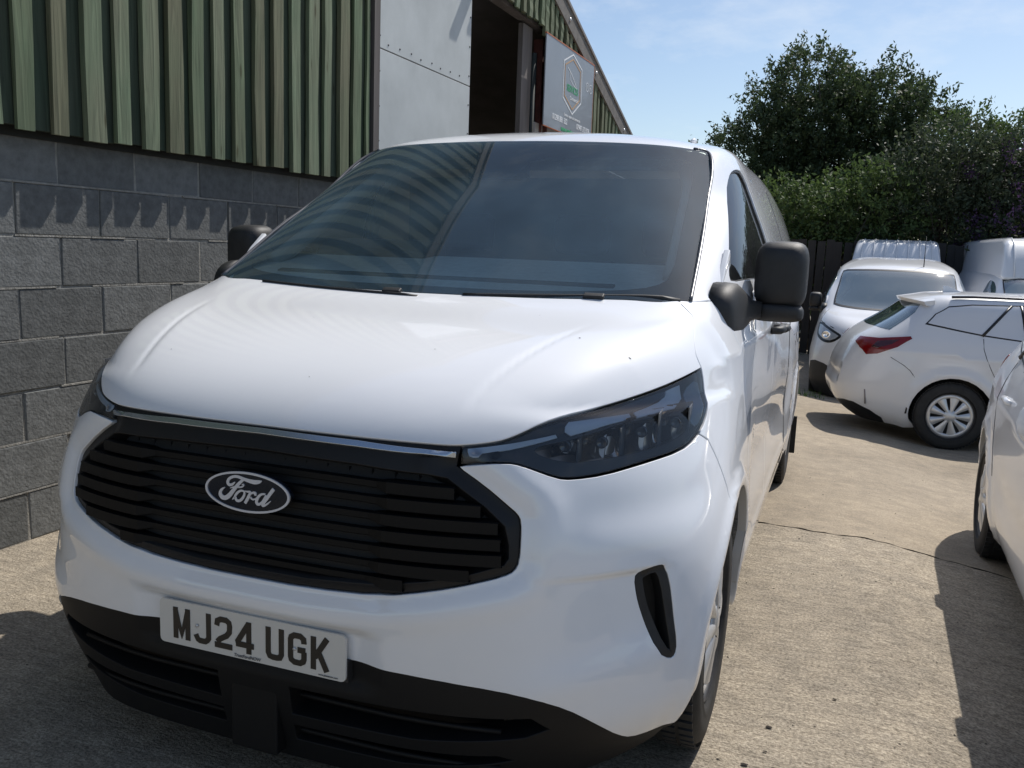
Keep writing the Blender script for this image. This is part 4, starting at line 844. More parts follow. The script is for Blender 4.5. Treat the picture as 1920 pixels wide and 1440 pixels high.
# block base
BLK = []
def blockmat(i, k):
    m = mat('block_%d' % i, tuple(c*k for c in (.150, .154, .151)), .92, spec=.2, var=.22, vscale=26, bump=.0035, bscale=75, detail=8); return m
BM = [blockmat(i, k) for i, k in enumerate((.84, 1.0, 1.14, .94))]
def block_mesh(L_, m, seed):
    rg = np.random.default_rng(seed); bm = bmesh.new(); bmesh.ops.create_cube(bm, size=1)
    for v in bm.verts: v.co = Vector((v.co.x*L_, v.co.y*.10, v.co.z*.215))
    bmesh.ops.bevel(bm, geom=bm.edges[:], offset=.004, segments=1, affect='EDGES')
    for v in bm.verts: v.co += Vector(rg.normal(0, .0012, 3))
    me = bpy.data.meshes.new('block'); bm.to_mesh(me); bm.free(); me.materials.append(m); return me
BMS = {(l, i): block_mesh(l, BM[i], 10*i) for l in (.44, .215) for i in range(4)}
def course(k, sa, sb):
    z = .225*k+.112; off = .43+(0 if k % 2 else .225); s = off-.45*math.ceil((off-sa)/.45)
    while s < sb:
        a, b_ = max(s, sa), min(s+.45, sb)
        if b_-a > .06:
            full_ = b_-a > .44; l = .44 if full_ else .215; me = BMS[(l, int(RNG.integers(0, 4)))]
            o = bpy.data.objects.new('block', me); o.location = ((a+b_)/2, -.05+RNG.uniform(-.003, .003), z); o.rotation_euler = (0, RNG.uniform(-.004, .004), RNG.uniform(-.004, .004))
            if not full_: o.scale = ((b_-a-.01)/.215, 1, 1)
            link(o, barn)
        s += .45
for k in range(8): course(k, -1.6, 2.92)
for k in range(8): course(k, 6.42, 10.5)
mort = mat('mortar', (.27, .26, .235), .95, var=.25, vscale=30, bump=.004, bscale=120)
mb = MB(); mb.box((.65, -.0555, .9), (4.85, .10, 1.80)); mb.box((8.46, -.06, .9), (4.06, .10, 1.80)); mb.box((-2.4, -.06, .9), (1.6, .2, 1.8)); mb.box((4.5, -.08, -.35), (12, .12, .72)); mb.build('mortar', mort, barn)
# irregular pointing strips standing a little proud in places
mb = MB()
for k in range(1, 8):
    for i in range(24):
        a = -1.6+i*.2; d = RNG.uniform(-.004, .004); w = RNG.uniform(.006, .010)
        if RNG.random() < .75: mb.box((a+.1, -.004+d, .225*k), (.2, .012, w))
mb.build('pointing', mort, barn, kind='stuff')
# wall backing, door post, sliding door leaf
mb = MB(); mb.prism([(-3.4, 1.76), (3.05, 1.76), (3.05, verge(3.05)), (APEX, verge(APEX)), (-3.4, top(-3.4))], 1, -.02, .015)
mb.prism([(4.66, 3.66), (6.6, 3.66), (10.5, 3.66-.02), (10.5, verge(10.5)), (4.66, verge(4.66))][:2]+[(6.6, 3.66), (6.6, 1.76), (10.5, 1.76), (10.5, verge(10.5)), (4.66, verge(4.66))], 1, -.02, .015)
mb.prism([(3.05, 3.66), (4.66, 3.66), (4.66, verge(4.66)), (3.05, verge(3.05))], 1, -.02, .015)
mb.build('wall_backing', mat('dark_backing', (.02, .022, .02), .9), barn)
boards(3.02, 4.50, lambda s: 3.90)
post = mat('weathered_post', (.085, .075, .072), .85, var=.3, vscale=14, stretch=(1, 1, .1), bump=.003, bscale=40)
mb = MB(); mb.box((2.965, .05, 2.6), (.075, .14, 5.0)); mb.build('door_post', post, barn)
grp = mat('grey_sheet', (.40, .425, .43), .6, var=.10, vscale=3, detail=9, bump=.0006, bscale=200)
seamz = 2.704
for z0, z1 in ((.04, 1.40), (1.406, seamz-.004), (seamz+.004, 4.08)):
    mb = MB(); mb.box((3.765, .085, (z0+z1)/2), (1.52, .03, z1-z0)); mb.build('door_panel', grp, barn, bevel=.002, seg=1)
mb = MB(); mb.box((3.765, .078, 2.06), (1.50, .03, 4.04)); mb.build('door_core', mat('dark_core', (.04, .04, .042), .8), barn)
sc = MB()
for z in np.arange(.2, 4.05, .235):
    for s in (3.03, 4.50):
        sc.lathe([(0, 0), (.005, .004), (.005, .006), (0, .008)][::-1], 8, (s, .100, z), 1)
for s in np.arange(3.15, 4.44, .165):
    for dz in (.045,): sc.lathe([(0, .008), (.005, .006), (.005, .004), (.005, 0)], 8, (s+RNG.uniform(-.01, .01), .100, seamz+dz+RNG.uniform(-.006, .006)), 1)
sc.build('screw_heads', mat('screw_dark', (.06, .06, .065), .5, metal=.5), barn, kind='stuff')
# rail and two bracket arms above the door leaf (they throw the slanting shadows on it)
mb = MB(); mb.box((4.9, .10, 4.16), (3.5, .07, .08)); mb.build('door_rail', mat('rusty_rail', (.09, .05, .035), .7, var=.3, vscale=12), barn)
for s, o_, w_ in ((4.84, .37, .13), (5.08, .34, .10)):
    mb = MB(); mb.box((s, o_/2+.04, 3.98), (w_, o_-.06, .05)); mb.build('bracket_arm', post, barn)
# the opening: lintel, dark interior, posts
mb = MB(); mb.box((5.60, -.02, 3.63), (1.95, .10, .07)); mb.build('lintel', post, barn)
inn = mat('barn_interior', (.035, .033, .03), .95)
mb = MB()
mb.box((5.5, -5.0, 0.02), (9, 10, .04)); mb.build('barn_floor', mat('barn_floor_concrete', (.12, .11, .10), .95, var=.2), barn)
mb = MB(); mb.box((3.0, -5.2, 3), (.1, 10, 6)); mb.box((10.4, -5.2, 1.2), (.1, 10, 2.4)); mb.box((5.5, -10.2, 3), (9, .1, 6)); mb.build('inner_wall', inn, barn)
mb = MB(); mb.box((6.12, -.04, 1.8), (.26, .05, 3.54)); mb.build('timber_post', mat('grey_brown_post', (.14, .125, .12), .85, var=.3, vscale=10, stretch=(1, 1, .12)), barn)
mb = MB(); mb.box((6.42, .0, 1.75), (.055, .10, 3.5)); mb.box((6.52, .03, 1.75), (.04, .10, 3.5)); mb.build('red_steel_post', mat('red_oxide', (.07, .016, .012), .6, var=.3, vscale=20), barn)
mb = MB(); mb.tube([(6.33, -.02, 0), (6.33, -.02, 3.35)], .03, 10); mb.build('down_pipe', mat('dull_zinc', (.06, .07, .07), .7, metal=.1), barn)
mb = MB(); mb.box((7.1, .03, 2.2), (1.65, .02, .92)); mb.build('pale_board', mat('pale_board', (.32, .31, .31), .7), barn)
# roof with verge boards
rf = MB(); an = math.atan(.342)
def slope(a, b, lo, hi, o0, o1, mbx): mbx.prism([(a, top(a)+lo), (b, top(b)+lo), (b, top(b)+hi), (a, top(a)+hi)], 1, o0, o1)
slope(APEX, 11.1, .20, .235, -10, .14, rf); slope(-8, APEX, .20, .235, -10, .14, rf); rf.build('roof', mat('roof_sheet', (.17, .16, .155), .8, var=.2, vscale=3), barn)
vb = MB(); slope(APEX, 11.0, .0, .20, .10, .125, vb); slope(-8, APEX, .0, .20, .10, .125, vb); vb.build('verge_board', mat('verge_grey', (.13, .12, .11), .8, var=.3, vscale=9), barn)
vb = MB(); slope(APEX, 11.0, .16, .195, .02, .098, vb); vb.build('soffit', post, barn)
for s in (8.05, 9.45, 7.0, 5.6):
    b_ = MB(); b_.lathe([(0, .02), (.012, .018), (.014, 0)], 10, (s, .126, top(s)+.09), 1); b_.build('bolt', SILVER, barn)
# sign
sign = thing('sign_board', 'grey sign board with a pale hexagon emblem and phone numbers, fixed to the green boarding', 'sign')
SGM = Matrix.Translation((0, 7.083, 3.078)) @ Matrix.Diagonal((1, .958, .958, 1)) @ Matrix.Translation((0, -7.5, -3.13)); sign.matrix_world = MW @ SGM; SWAP.add(sign)
mb = MB(); mb.box((7.50, .135, 3.13), (1.74, .012, .935)); mb.build('sign_panel', mat('sign_grey', (.215, .235, .265), .45, coat=.25, var=.06, vscale=2), sign)
og = mat('orange_edge', (.42, .13, .05), .5); mb = MB()
for c, d in (((7.50, .135, 3.602), (1.76, .02, .012)), ((7.50, .135, 2.657), (1.76, .016, .006)), ((8.376, .135, 3.13), (.008, .016, .95))): mb.box(c, d)
mb.build('sign_frame', og, sign)
SO = .1425; wh = mat('sign_white', (.72, .74, .76), .5); orr = mat('sign_orange', (.48, .30, .16), .5); gre = mat('sign_green', (.05, .34, .15), .5)
hexa = lambda k: [(7.56+a*k, 3.235+b*k) for a, b in ((-.34, .20), (-.02, .325), (.32, .22), (.335, -.16), (.02, -.33), (-.335, -.19))]
for k, w, m in ((1, .016, wh), (.84, .016, orr)):
    h = hexa(k); mb = MB(); stroke(mb, h+[h[0]], w, lambda a, b, d: (a, SO+d, b), .001); mb.build('emblem_outline', m, sign)
mb = MB(); stroke(mb, [(7.36, 3.39), (7.50, 3.34), (7.66, 3.25), (7.70, 3.21), (7.56, 3.235)], .010, lambda a, b, d: (a, SO+d, b), .001); stroke(mb, [(7.44, 3.345), (7.47, 3.27), (7.60, 3.225)], .008, lambda a, b, d: (a, SO+d, b), .001); mb.build('emblem_line', wh, sign)
TM = lambda s, z: Matrix.Translation((s, SO, z)) @ Matrix(((1, 0, 0, 0), (0, 0, 1, 0), (0, 1, 0, 0), (0, 0, 0, 1)))
# letters are laid in the (s,z) plane facing outwards; s runs to the right as seen from the yard
text('SERVICES', 'emblem_word', .105, gre, sign, TM(7.56, 3.17), .0008, sx=.95)
text('Commercials', 'emblem_word', .06, wh, sign, TM(7.64, 3.075), .0008)
text('Service, repairs and commercials', 'sign_line', .045, wh, sign, TM(7.60, 2.865), .0008)
text('01298 881 332', 'phone_number', .085, wh, sign, TM(7.16, 2.79), .0015); text('07947 373 976', 'phone_number', .085, wh, sign, TM(8.02, 2.79), .0015)
text('www.services.co.uk', 'web_line', .085, gre, sign, TM(7.55, 2.70), .0015)
for s, ch in ((8.12, 'f'), (8.26, 'o')):
    mb = MB(); stroke(mb, [(s+.05*math.cos(a), 3.30+.05*math.sin(a)) for a in np.linspace(0, 2*math.pi, 25)], .008, lambda a, b, d: (a, SO+d, b), .001); mb.build('round_icon', wh, sign); text(ch, 'icon_letter', .06, wh, sign, TM(s, 3.305), .0008)
# ---------------------------------------------------------------- fence
wd = [mat('fence_board_%d' % i, c, .9, var=.3, vscale=8, stretch=(1, 1, .12), bump=.003, bscale=30) for i, c in enumerate(((.035, .030, .027), (.045, .038, .033), (.028, .026, .025)))]
fence = thing('board_fence', 'tall dark close-boarded timber fence along the back of the yard under the shrubs', 'fence', (0, 16.3, -.6), .05)
fx0, fx1 = -5.0, 15.0; bw = .16
MBd = MB(); MBd.prism([(-.07, 0), (.07, 0), (.07, 2.32), (-.07, 2.32)], 1, -.012, .012); bmesh_ = [MBd.mesh('board', m) for m in wd]
for i in range(int((fx1-fx0)/bw)):
    o = bpy.data.objects.new('board', bmesh_[int(RNG.integers(0, 3))]); o.location = (fx0+i*bw, RNG.choice([0, .012])+RNG.uniform(-.004, .004), RNG.uniform(-.03, .02)); o.rotation_euler = (0, RNG.uniform(-.008, .008), 0); link(o, fence)
mb = MB(); mb.box((5, .05, .5), (20, .05, .09)); mb.box((5, .05, 1.9), (20, .05, .09)); 
rl = MB(); rl.box((5, .05, .5), (20, .05, .09)); rl.build('rail', wd[0], fence); rl = MB(); rl.box((5, .05, 1.9), (20, .05, .09)); rl.build('rail', wd[0], fence)
# ---------------------------------------------------------------- foliage
def leafmat(name, c1, c2, gloss=.62, trans=.35):
    m = bpy.data.materials.new(name); m.use_nodes = True; t = m.node_tree; t.nodes.clear(); N = t.nodes.new; L = t.links.new
    o = N('ShaderNodeOutputMaterial'); b = N('ShaderNodeBsdfPrincipled'); tr = N('ShaderNodeBsdfTranslucent'); mi = N('ShaderNodeMixShader'); mi.inputs[0].default_value = trans
    tc = N('ShaderNodeTexCoord'); n = N('ShaderNodeTexNoise'); n.inputs['Scale'].default_value = 9; n.inputs['Detail'].default_value = 5; L(tc.outputs['Object'], n.inputs[0])
    r = N('ShaderNodeValToRGB'); r.color_ramp.elements[0].position = .35; r.color_ramp.elements[1].position = .65; r.color_ramp.elements[0].color = (*c1, 1); r.color_ramp.elements[1].color = (*c2, 1); L(n.outputs['Fac'], r.inputs[0])
    L(r.outputs[0], b.inputs['Base Color']); L(r.outputs[0], tr.inputs[0]); b.inputs['Roughness'].default_value = gloss
    L(b.outputs[0], mi.inputs[1]); L(tr.outputs[0], mi.inputs[2]); L(mi.outputs[0], o.inputs[0]); return m
LM1 = leafmat('tree_leaf', (.036, .058, .024), (.080, .115, .045)); LM2 = leafmat('hedge_leaf', (.055, .095, .026), (.115, .165, .050)); LM3 = leafmat('shrub_leaf', (.036, .054, .026), (.072, .092, .046)); LM4 = leafmat('purple_flower', (.06, .028, .085), (.11, .06, .14), .8)
BARK = mat('bark', (.075, .062, .05), .95, var=.35, vscale=10, bump=.01, bscale=18)
def crown(cl, ntw, per, size, up=.6, seed=1, shell=.55, spray=(.25, .6)):
    rg = np.random.default_rng(seed); cl = np.array(cl, float); vol = (cl[:, 3]*cl[:, 4]*cl[:, 5]); k = rg.choice(len(cl), ntw, p=vol/vol.sum())
    d = rg.normal(size=(ntw, 3)); d /= np.linalg.norm(d, axis=1)[:, None]; r = shell+(1-shell)*rg.random(ntw)**.7
    # uneven outline: lumps pushed in and out
    ph = rg.random((6, 3))*6; lump = 1+.16*sum(np.sin((d@rg.normal(size=3))*rg.uniform(2, 6)+p[0]) for p in ph)/2.4
    T = cl[k, :3]+d*cl[k, 3:6]*(r*lump)[:, None]
    out = d*np.array([1, 1, .6])+[0, 0, up]; out += rg.normal(0, .35, (ntw, 3)); out /= np.linalg.norm(out, axis=1)[:, None]; ln = rg.uniform(*spray, ntw)
    t = rg.random((ntw, per)); C_ = T[:, None]+out[:, None]*(t*ln[:, None])[..., None]+rg.normal(0, .055, (ntw, per, 3))
    n = ntw*per; C_ = C_.reshape(-1, 3); a = out.repeat(per, 0)*.5+rg.normal(0, .6, (n, 3)); a /= np.linalg.norm(a, axis=1)[:, None]
    b = np.cross(a, rg.normal(size=(n, 3))); b /= np.linalg.norm(b, axis=1)[:, None]; s = size*rg.uniform(.6, 1.25, n)[:, None]
    V = np.stack([C_-a*s*.5, C_+b*s*.22+a*s*.05, C_+a*s*.55, C_-b*s*.22+a*s*.05], 1).reshape(-1, 3)
    return V, np.arange(4*n).reshape(-1, 4)
def tree(name, label, cat, base, cl, ntw, per, size, lm, group=None, seed=1, trunk=True, th=.16, **k):
    root = thing(name, label, cat, base, 0, group); cl = [(a-base[0], b-base[1], c-base[2], *r) for a, b, c, *r in cl]
    V, Q = crown(cl, ntw, per, size, seed=seed, **k); link(bpy.data.objects.new('crown', npmesh('crown', V, Q, lm)), root)
    rg = np.random.default_rng(seed+5); mb = MB(); stems = 1 if trunk else 4
    for q in range(stems):
        x0, y0 = (0, 0) if stems == 1 else rg.uniform(-.3, .3, 2); top_ = np.mean(cl, 0)[:3]; pts = [Vector((x0, y0, -.1)).lerp(Vector(top_), t)+Vector((rg.normal(0, .06), rg.normal(0, .06), 0))*(t > 0) for t in np.linspace(0, 1, 6)]
        mb.tube(pts, [th*(1-.75*t) for t in np.linspace(0, 1, 6)], 8)
        for c_ in cl:
            for j in range(4):
                e = Vector(c_[:3])+Vector(rg.normal(0, .45, 3))*Vector(c_[3:6]).length*.5; st = pts[2+j % 3]; md = st.lerp(e, .5)+Vector(rg.normal(0, .1, 3))
                mb.tube([st, md, e], [th*.4, th*.22, th*.05], 5)
    mb.build('trunk', BARK, root); return root
tree('broadleaf_tree', 'large dark green broadleaf tree with a rounded crown rising behind the van roof', 'tree', (1.0, 22.5, -.8),
     [(-1.0, 22.5, 3.4, 1.6, 1.5, 1.5), (.0, 22.6, 4.9, 1.35, 1.4, 1.6), (.7, 22.8, 3.9, 1.8, 1.6, 1.9), (1.7, 23, 4.5, 1.3, 1.5, 1.6), (2.6, 23.2, 4.1, 1.1, 1.2, 1.5), (2.2, 23, 3.0, 1.8, 1.5, 1.2), (-.2, 22.5, 2.6, 1.9, 1.4, 1.1)], 3100, 32, .115, LM1, seed=3, th=.2)
tree('hazel_tree', 'looser light green tree to the right of the big dark tree', 'tree', (4.2, 20.5, -.8), [(3.5, 20.4, 3.3, 1.0, .8, 1.1), (4.5, 20.6, 3.2, 1.0, .8, 1.0), (3.7, 20.5, 2.2, 1.4, .8, .9), (5.6, 20.8, 3.1, .9, .8, .8)], 900, 34, .105, LM2, seed=9, th=.1)
tree('hedge_shrub', 'bright green shrub spilling over the fence beside the van flank', 'shrub', (.5, 17.2, -.7), [(.0, 17.3, 2.2, .7, .55, .55), (.9, 17.2, 2.3, .8, .55, .6), (1.7, 17.2, 2.35, .8, .5, .75), (.6, 17.4, 1.5, 1.6, .5, .7)], 680, 28, .10, LM2, seed=13, trunk=False, th=.05)
tree('hedge_shrub', 'olive green shrub over the fence behind the white van with the high roof', 'shrub', (3.0, 17.4, -.7), [(2.4, 17.4, 2.8, .9, .6, .8), (3.2, 17.5, 3.0, .9, .6, .8), (2.8, 17.4, 2.0, 1.3, .6, .6)], 540, 28, .10, LM3, seed=15, trunk=False, th=.05)
bd_ = tree('buddleia_shrub', 'arching dark shrub with purple flower spikes at the right edge above the vans', 'shrub', (5.0, 17.2, -.7), [(4.2, 17.3, 2.6, 1.0, .7, .9), (5.2, 17.2, 2.9, 1.0, .7, 1.0), (6.2, 17.3, 2.8, 1.0, .7, 1.0), (4.8, 17.0, 1.8, 1.6, .7, .8), (6.6, 17.2, 1.8, 1.4, .7, .9)], 950, 28, .105, LM3, seed=17, trunk=False, th=.05)
V, Q = crown([(a-5.0, b-17.2, c+.7, *r) for a, b, c, *r in [(4.2, 17.2, 2.6, 1.05, .8, .9), (5.2, 17.1, 2.9, 1.05, .8, 1.0), (4.8, 16.9, 1.9, 1.6, .8, .8), (6.3, 17.1, 2.6, 1.1, .8, 1.0)]], 330, 30, .06, seed=23, shell=.9, spray=(.15, .28)); link(bpy.data.objects.new('flowers', npmesh('flowers', V, Q, LM4)), bd_)
tree('roadside_tree', 'tall dark tree standing beyond the right end of the fence, out past the parked vans', 'tree', (9.5, 17, -.8), [(9.4, 17, 2.4, 1.4, 1.2, 1.1), (10.8, 17.2, 2.8, 1.6, 1.3, 1.3), (12.4, 17, 2.6, 1.6, 1.3, 1.2)], 1500, 24, .15, LM1, seed=41, th=.2)
# far hedge line so the yard does not end in open ground
rg = np.random.default_rng(5); cl = [(x, 30+rg.uniform(-2, 2), 1.2+rg.uniform(-.5, .8), 2.6, 2, 2.4) for x in np.arange(-22, 34, 2.6)]
V, Q = crown(cl, 5200, 20, .26, seed=31, shell=.6); link(bpy.data.objects.new('far_hedge', npmesh('far_hedge', V, Q, LM1)), None, kind='stuff')
# weeds at the foot of the fence and beside the far van
mb = MB()
for k in range(220):
    cx, cy = (.82, 10.2) if k < 70 else (RNG.uniform(-1, 2), 16.0)
    x, y = cx+RNG.normal(0, .14), cy+RNG.normal(0, .10); z = float(gz(x, y)); h = RNG.uniform(.03, .12); a = RNG.uniform(0, 6.28); w = .006
    mb.add([(x-w*math.cos(a), y-w*math.sin(a), z), (x+w*math.cos(a), y+w*math.sin(a), z), (x+RNG.normal(0, .03), y+RNG.normal(0, .03), z+h)], [(0, 1, 2)])
mb.build('weeds', leafmat('weed_leaf', (.05, .10, .02), (.10, .17, .04)), None, kind='stuff')
# ---------------------------------------------------------------- estate cars
CARR = [(.80, .24, .20, .17, 4.50, .20), (.87, .06, .34, .30, 4.62, .36), (.892, .0, .50, .50, 4.66, .52), (.895, .03, .66, .70, 4.62, .66), (.885, .10, .82, .84, 4.50, .77), (.868, .15, .92, .92, 4.22, .86), (.848, .20, .99, .985, 3.75, .95), (.81, .30, 1.06, 1.05, 3.42, 1.01), (.745, .50, 1.19, 1.19, 3.02, 1.18), (.685, .66, 1.31, 1.31, 2.62, 1.33), (.62, .76, 1.385, 1.385, 2.28, 1.415), (.47, .95, 1.425, 1.425, 2.1, 1.44), (.25, 1.3, 1.445, 1.44, 1.9, 1.45)]
def carrows():
    out = []
    for w, yr, zr, zs, yf, zf in CARR:
        yc, h = (yr+yf)/2, (yf-yr)/2; n = 5.0; row = []
        for f in (0, .4, .7, .90): row.append((w*f, yc-h*(1-f**n)**(1/n), zr+(zs-zr)*f**3))
        for f in (-.84, -.66, -.45, -.2, .1, .4, .64, .84): row.append((w*(1-abs(f)**n)**(1/n), yc+h*f, zs+(zf-zs)*max(0, (f-.3)/.7)**1.5))
        for f in (.90, .7, .4, 0): row.append((w*f, yc+h*(1-f**n)**(1/n), zs+(zf-zs)*(1-f**3*.35)))
        out.append(row)
    return out
def car_bump(p):
    ax, y, z = np.abs(p[:, 0]), p[:, 1], p[:, 2]; b = np.zeros(len(p))
    for cy in (1.02, 3.72):
        r = np.hypot(y-cy, z-.31); b += .020*np.exp(-((r-.39)/.05)**2)*(ax > .7)
    zc = np.interp(y, [0, .6, 1.6, 3.5, 4.5], [.90, .90, .84, .82, .74]); b += .012*np.exp(-np.abs(z-zc)/.05)*(ax > .6)*(y < 3.9)
    b -= .016*np.exp(-((z-.48)/.10)**2)*ss(1.45, 1.8, y)*(1-ss(3.0, 3.3, y))*(ax > .7)
    b -= .03*np.exp(-((z-.60)/.07)**2)*(y < .3)*(ax < .5)
    return b
CS = Skin(carrows(), car_bump, 1e-4); CS.U = CS.ut[-1]
BLANK = mat('blanked_window', (.66, .68, .72), .3, coat=.6); CBLK = mat('car_black_trim', (.012, .012, .013), .35); FGL = mat('far_sky_tinted_glass', (.075, .115, .135), .06, spec=.8, coat=1, coatior=2.1)  # FGL: reflected sky painted into the blue base colour
def estate(label, loc, rz, group=None):
    S = CS; t = thing('estate_car', label, 'car', loc, rz, group)
    def sp(pts): return S.find([(x, y, z) for x, y, z in pts])
    def notch(cy): return S.find([(.88, cy+.365*math.cos(a), .31+.365*math.sin(a)) for a in np.linspace(math.pi+.25, -.25, 18)])
    bot = [(0, 0.003)]; a1, a2 = notch(1.02), notch(3.72); e = .003
    half = np.concatenate([[(0, e)], [(a1[0][0]-.02, e)], a1, [(a1[-1][0]+.02, e)], [(a2[0][0]-.02, e)], a2, [(a2[-1][0]+.02, e)], [(S.U-e, e)], [(S.U-e, S.V-e)], [(0, S.V-e)]])
    q = lambda pts: sp(pts)
    rw = [(0, .335, 1.075), (.45, .37, 1.08), (.66, .45, 1.09), (.60, .66, 1.27), (.52, .72, 1.33), (0, .68, 1.345)]
    rwu = q(rw); rwf = np.concatenate([rwu, mir(rwu)[-2:0:-1]])
    sw1 = q([(.80, 1.0, 1.03), (.72, .80, 1.13), (.67, .98, 1.29), (.65, 1.12, 1.33), (.655, 1.72, 1.345), (.81, 1.56, 1.035)])
    sw2 = q([(.81, 1.60, 1.035), (.655, 1.78, 1.345), (.655, 2.0, 1.345), (.66, 2.5, 1.325), (.82, 2.52, 1.03)])
    sw3 = q([(.82, 2.60, 1.03), (.66, 2.55, 1.325), (.66, 2.62, 1.31), (.78, 3.22, 1.04)])
    ww = q([(0, 3.36, 1.045), (.55, 3.28, 1.05), (.70, 3.12, 1.06), (.62, 2.70, 1.27), (.55, 2.62, 1.34), (0, 2.58, 1.37)]); wwf = ww
    body = panel('body', S, np.concatenate([half, mir(half)[-2:0:-1]]), PAINT2, t, step=.045, skirt=.03, inset=0)
    cen = q([(.745, .745, 1.165), (.70, .83, 1.26), (.665, .95, 1.33), (.655, 1.15, 1.35), (.645, 1.8, 1.365), (.65, 2.5, 1.35), (.68, 2.75, 1.29), (.80, 3.28, 1.01), (.835, 2.5, 1.0), (.825, 1.75, 1.02), (.805, 1.25, 1.07), (.77, .90, 1.13)])
    for sg in (1, -1):
        m_ = (lambda a: a) if sg > 0 else mir
        panel('window_surround', S, m_(cen), CBLK, t, off=.002, step=.05, skirt=.004, inset=0)
        blank = shrink(cen, .020); panel('window', S, m_(blank), BLANK, t, off=.004, step=.05, skirt=.003, inset=0)
        for dv in ([(.805, 1.23, 1.07), (.735, 1.36, 1.20), (.66, 1.48, 1.35)], [(.82, 1.60, 1.03), (.66, 1.56, 1.355)], [(.83, 2.50, 1.0), (.66, 2.46, 1.345)]):
            uv = m_(q(dv)); P = S.at(uv); Nn = S.nrm(uv); P = [P[0]+(P[-1]-P[0])*f for f in np.linspace(0, 1, 5)]; uv = S.find(P); P = S.at(uv); Nn = S.nrm(uv); mb = MB(); mb.tube([p+n*.001 for p, n in zip(P, Nn)], .014, 6); mb.build('window_divider', CBLK, t)
        tl = q([(.50, .17, 1.04), (.62, .21, 1.05), (.76, .32, 1.055), (.815, .62, 1.055), (.832, .63, 1.035), (.86, .50, .945), (.86, .30, .885), (.80, .19, .875), (.72, .17, .91), (.60, .15, .94), (.50, .14, .965)])
        tail = panel('tail_lamp', S, m_(tl), REDL, t, off=.006, step=.03, skirt=.012, inset=0)
        tl2 = q([(.79, .30, 1.02), (.83, .52, 1.025), (.85, .44, .975), (.845, .30, .94), (.80, .24, .95)]); panel('lamp_band', S, m_(tl2), mat('lamp_dark_red', (.05, .004, .005), .1, coat=1), tail, off=.0085, step=.03, skirt=.002, inset=0)
        for pts in ([(.82, 1.24, 1.05), (.87, 1.245, .92), (.885, 1.34, .72), (.885, 1.46, .52)], [(.83, 2.56, 1.0), (.89, 2.56, .8), (.89, 2.54, .5), (.85, 2.52, .25)], [(.86, .45, .84), (.885, .62, .74), (.885, .68, .66)]):
            uv = S.find(chaikin(pts, 1)); uv = uv if sg > 0 else mir(uv); P = S.at(uv); Nn = S.nrm(uv); mb = MB(); mb.tube([p-n*.001 for p, n in zip(P, Nn)], .0035, 5); mb.build('door_seam', mat('seam', (.03, .03, .03), .6), t)
        for y in (1.58, 2.72):
            p = S.at(S.find([(.87, y, .90)]) if sg > 0 else mir(S.find([(.87, y, .90)])))[0]; mb = MB(); mb.tube([p+np.array([0, -.09, 0]), p+np.array([sg*.014, -.06, .003]), p+np.array([sg*.014, .06, .003]), p+np.array([0, .09, 0])], [.010, .013, .013, .010], 8); mb.build('door_handle', PAINT2, t)
        rr = MB(); P = S.at(sp([(.60, y, 1.40) for y in np.linspace(.98, 2.6, 9)]) if sg > 0 else mir(sp([(.60, y, 1.40) for y in np.linspace(.98, 2.6, 9)]))); P = [tuple(p+np.array([0, 0, .022])) for p in P]; rr.tube(P, .012, 8); rr.build('roof_rail', mat('rail_dark', (.05, .05, .055), .25, metal=.6), t)
        vl = q([(.0, .06, .33), (.35, .065, .33), (.60, .09, .36), (.74, .14, .33), (.82, .30, .25), (.80, .42, .175)]); vl2 = np.concatenate([vl, [(vl[-1][0]-.04, .006), (0, .006)]])
        panel('rear_valance', S, m_(vl2), CBLK, t, off=.004, step=.05, skirt=.004, inset=0)
        rf_ = MB(); p = S.at(S.find([(.82, .24, .42)]) if sg > 0 else mir(S.find([(.82, .24, .42)])))[0]; rf_.tube([p+np.array([sg*.004, .0, .07]), p+np.array([sg*.006, .015, -.07])], .008, 6); rf_.build('reflector', mat('reflector_grey', (.25, .22, .22), .3), t)
        mh = MB(); mh.lathe([(0, .0), (.004, .04), (.02, .07), (.10, .085), (.13, .06), (.14, .0)], 16, (sg*.96, 2.98, 1.04), 1); mh.box((sg*.87, 3.06, 1.0), (.12, .05, .03)); mh.build('door_mirror', PAINT2, t)
        for cy in (1.02, 3.72): wheel('wheel', t, (sg*.78, cy, .315), sg, .315, .20, .205, 9)
        for cy in (1.02, 3.72):
            ln = MB(); ln.prism([(cy+.375*math.cos(a), .31+.375*math.sin(a)) for a in np.linspace(math.pi, 0, 16)]+[(cy+.39*math.cos(a), .31+.39*math.sin(a)) for a in np.linspace(0, math.pi, 16)], 0, sg*.5, sg*.855); ln.box((sg*.52, cy, .45), (.02, .76, .6)); ln.build('arch_liner', CBLK, t)
        hl_ = q([(.55, 4.45, .70), (.72, 4.36, .72), (.82, 4.0, .80), (.80, 3.95, .84), (.66, 4.3, .80), (.55, 4.42, .76)]); panel('headlamp', S, m_(hl_), mat('far_lamp', (.35, .38, .42), .08, coat=1), t, off=.004, step=.05, skirt=.004, inset=0)
    gf = q([(0, 4.64, .64), (.40, 4.60, .64), (.52, 4.57, .60), (.62, 4.52, .40), (.58, 4.50, .30), (0, 4.60, .30)])
    for m_ in ((lambda a: a), mir): panel('front_grille', S, m_(gf), CBLK, t, off=.004, step=.06, skirt=.006, inset=0)
    panel('rear_glass', S, rwf, FGL, t, off=.003, step=.06, skirt=.003, inset=0)
    wf = MB(); 
    for sg in (1, -1): panel('windscreen', S, ww if sg > 0 else mir(ww), FGL, t, off=.003, step=.06, skirt=0, inset=0)
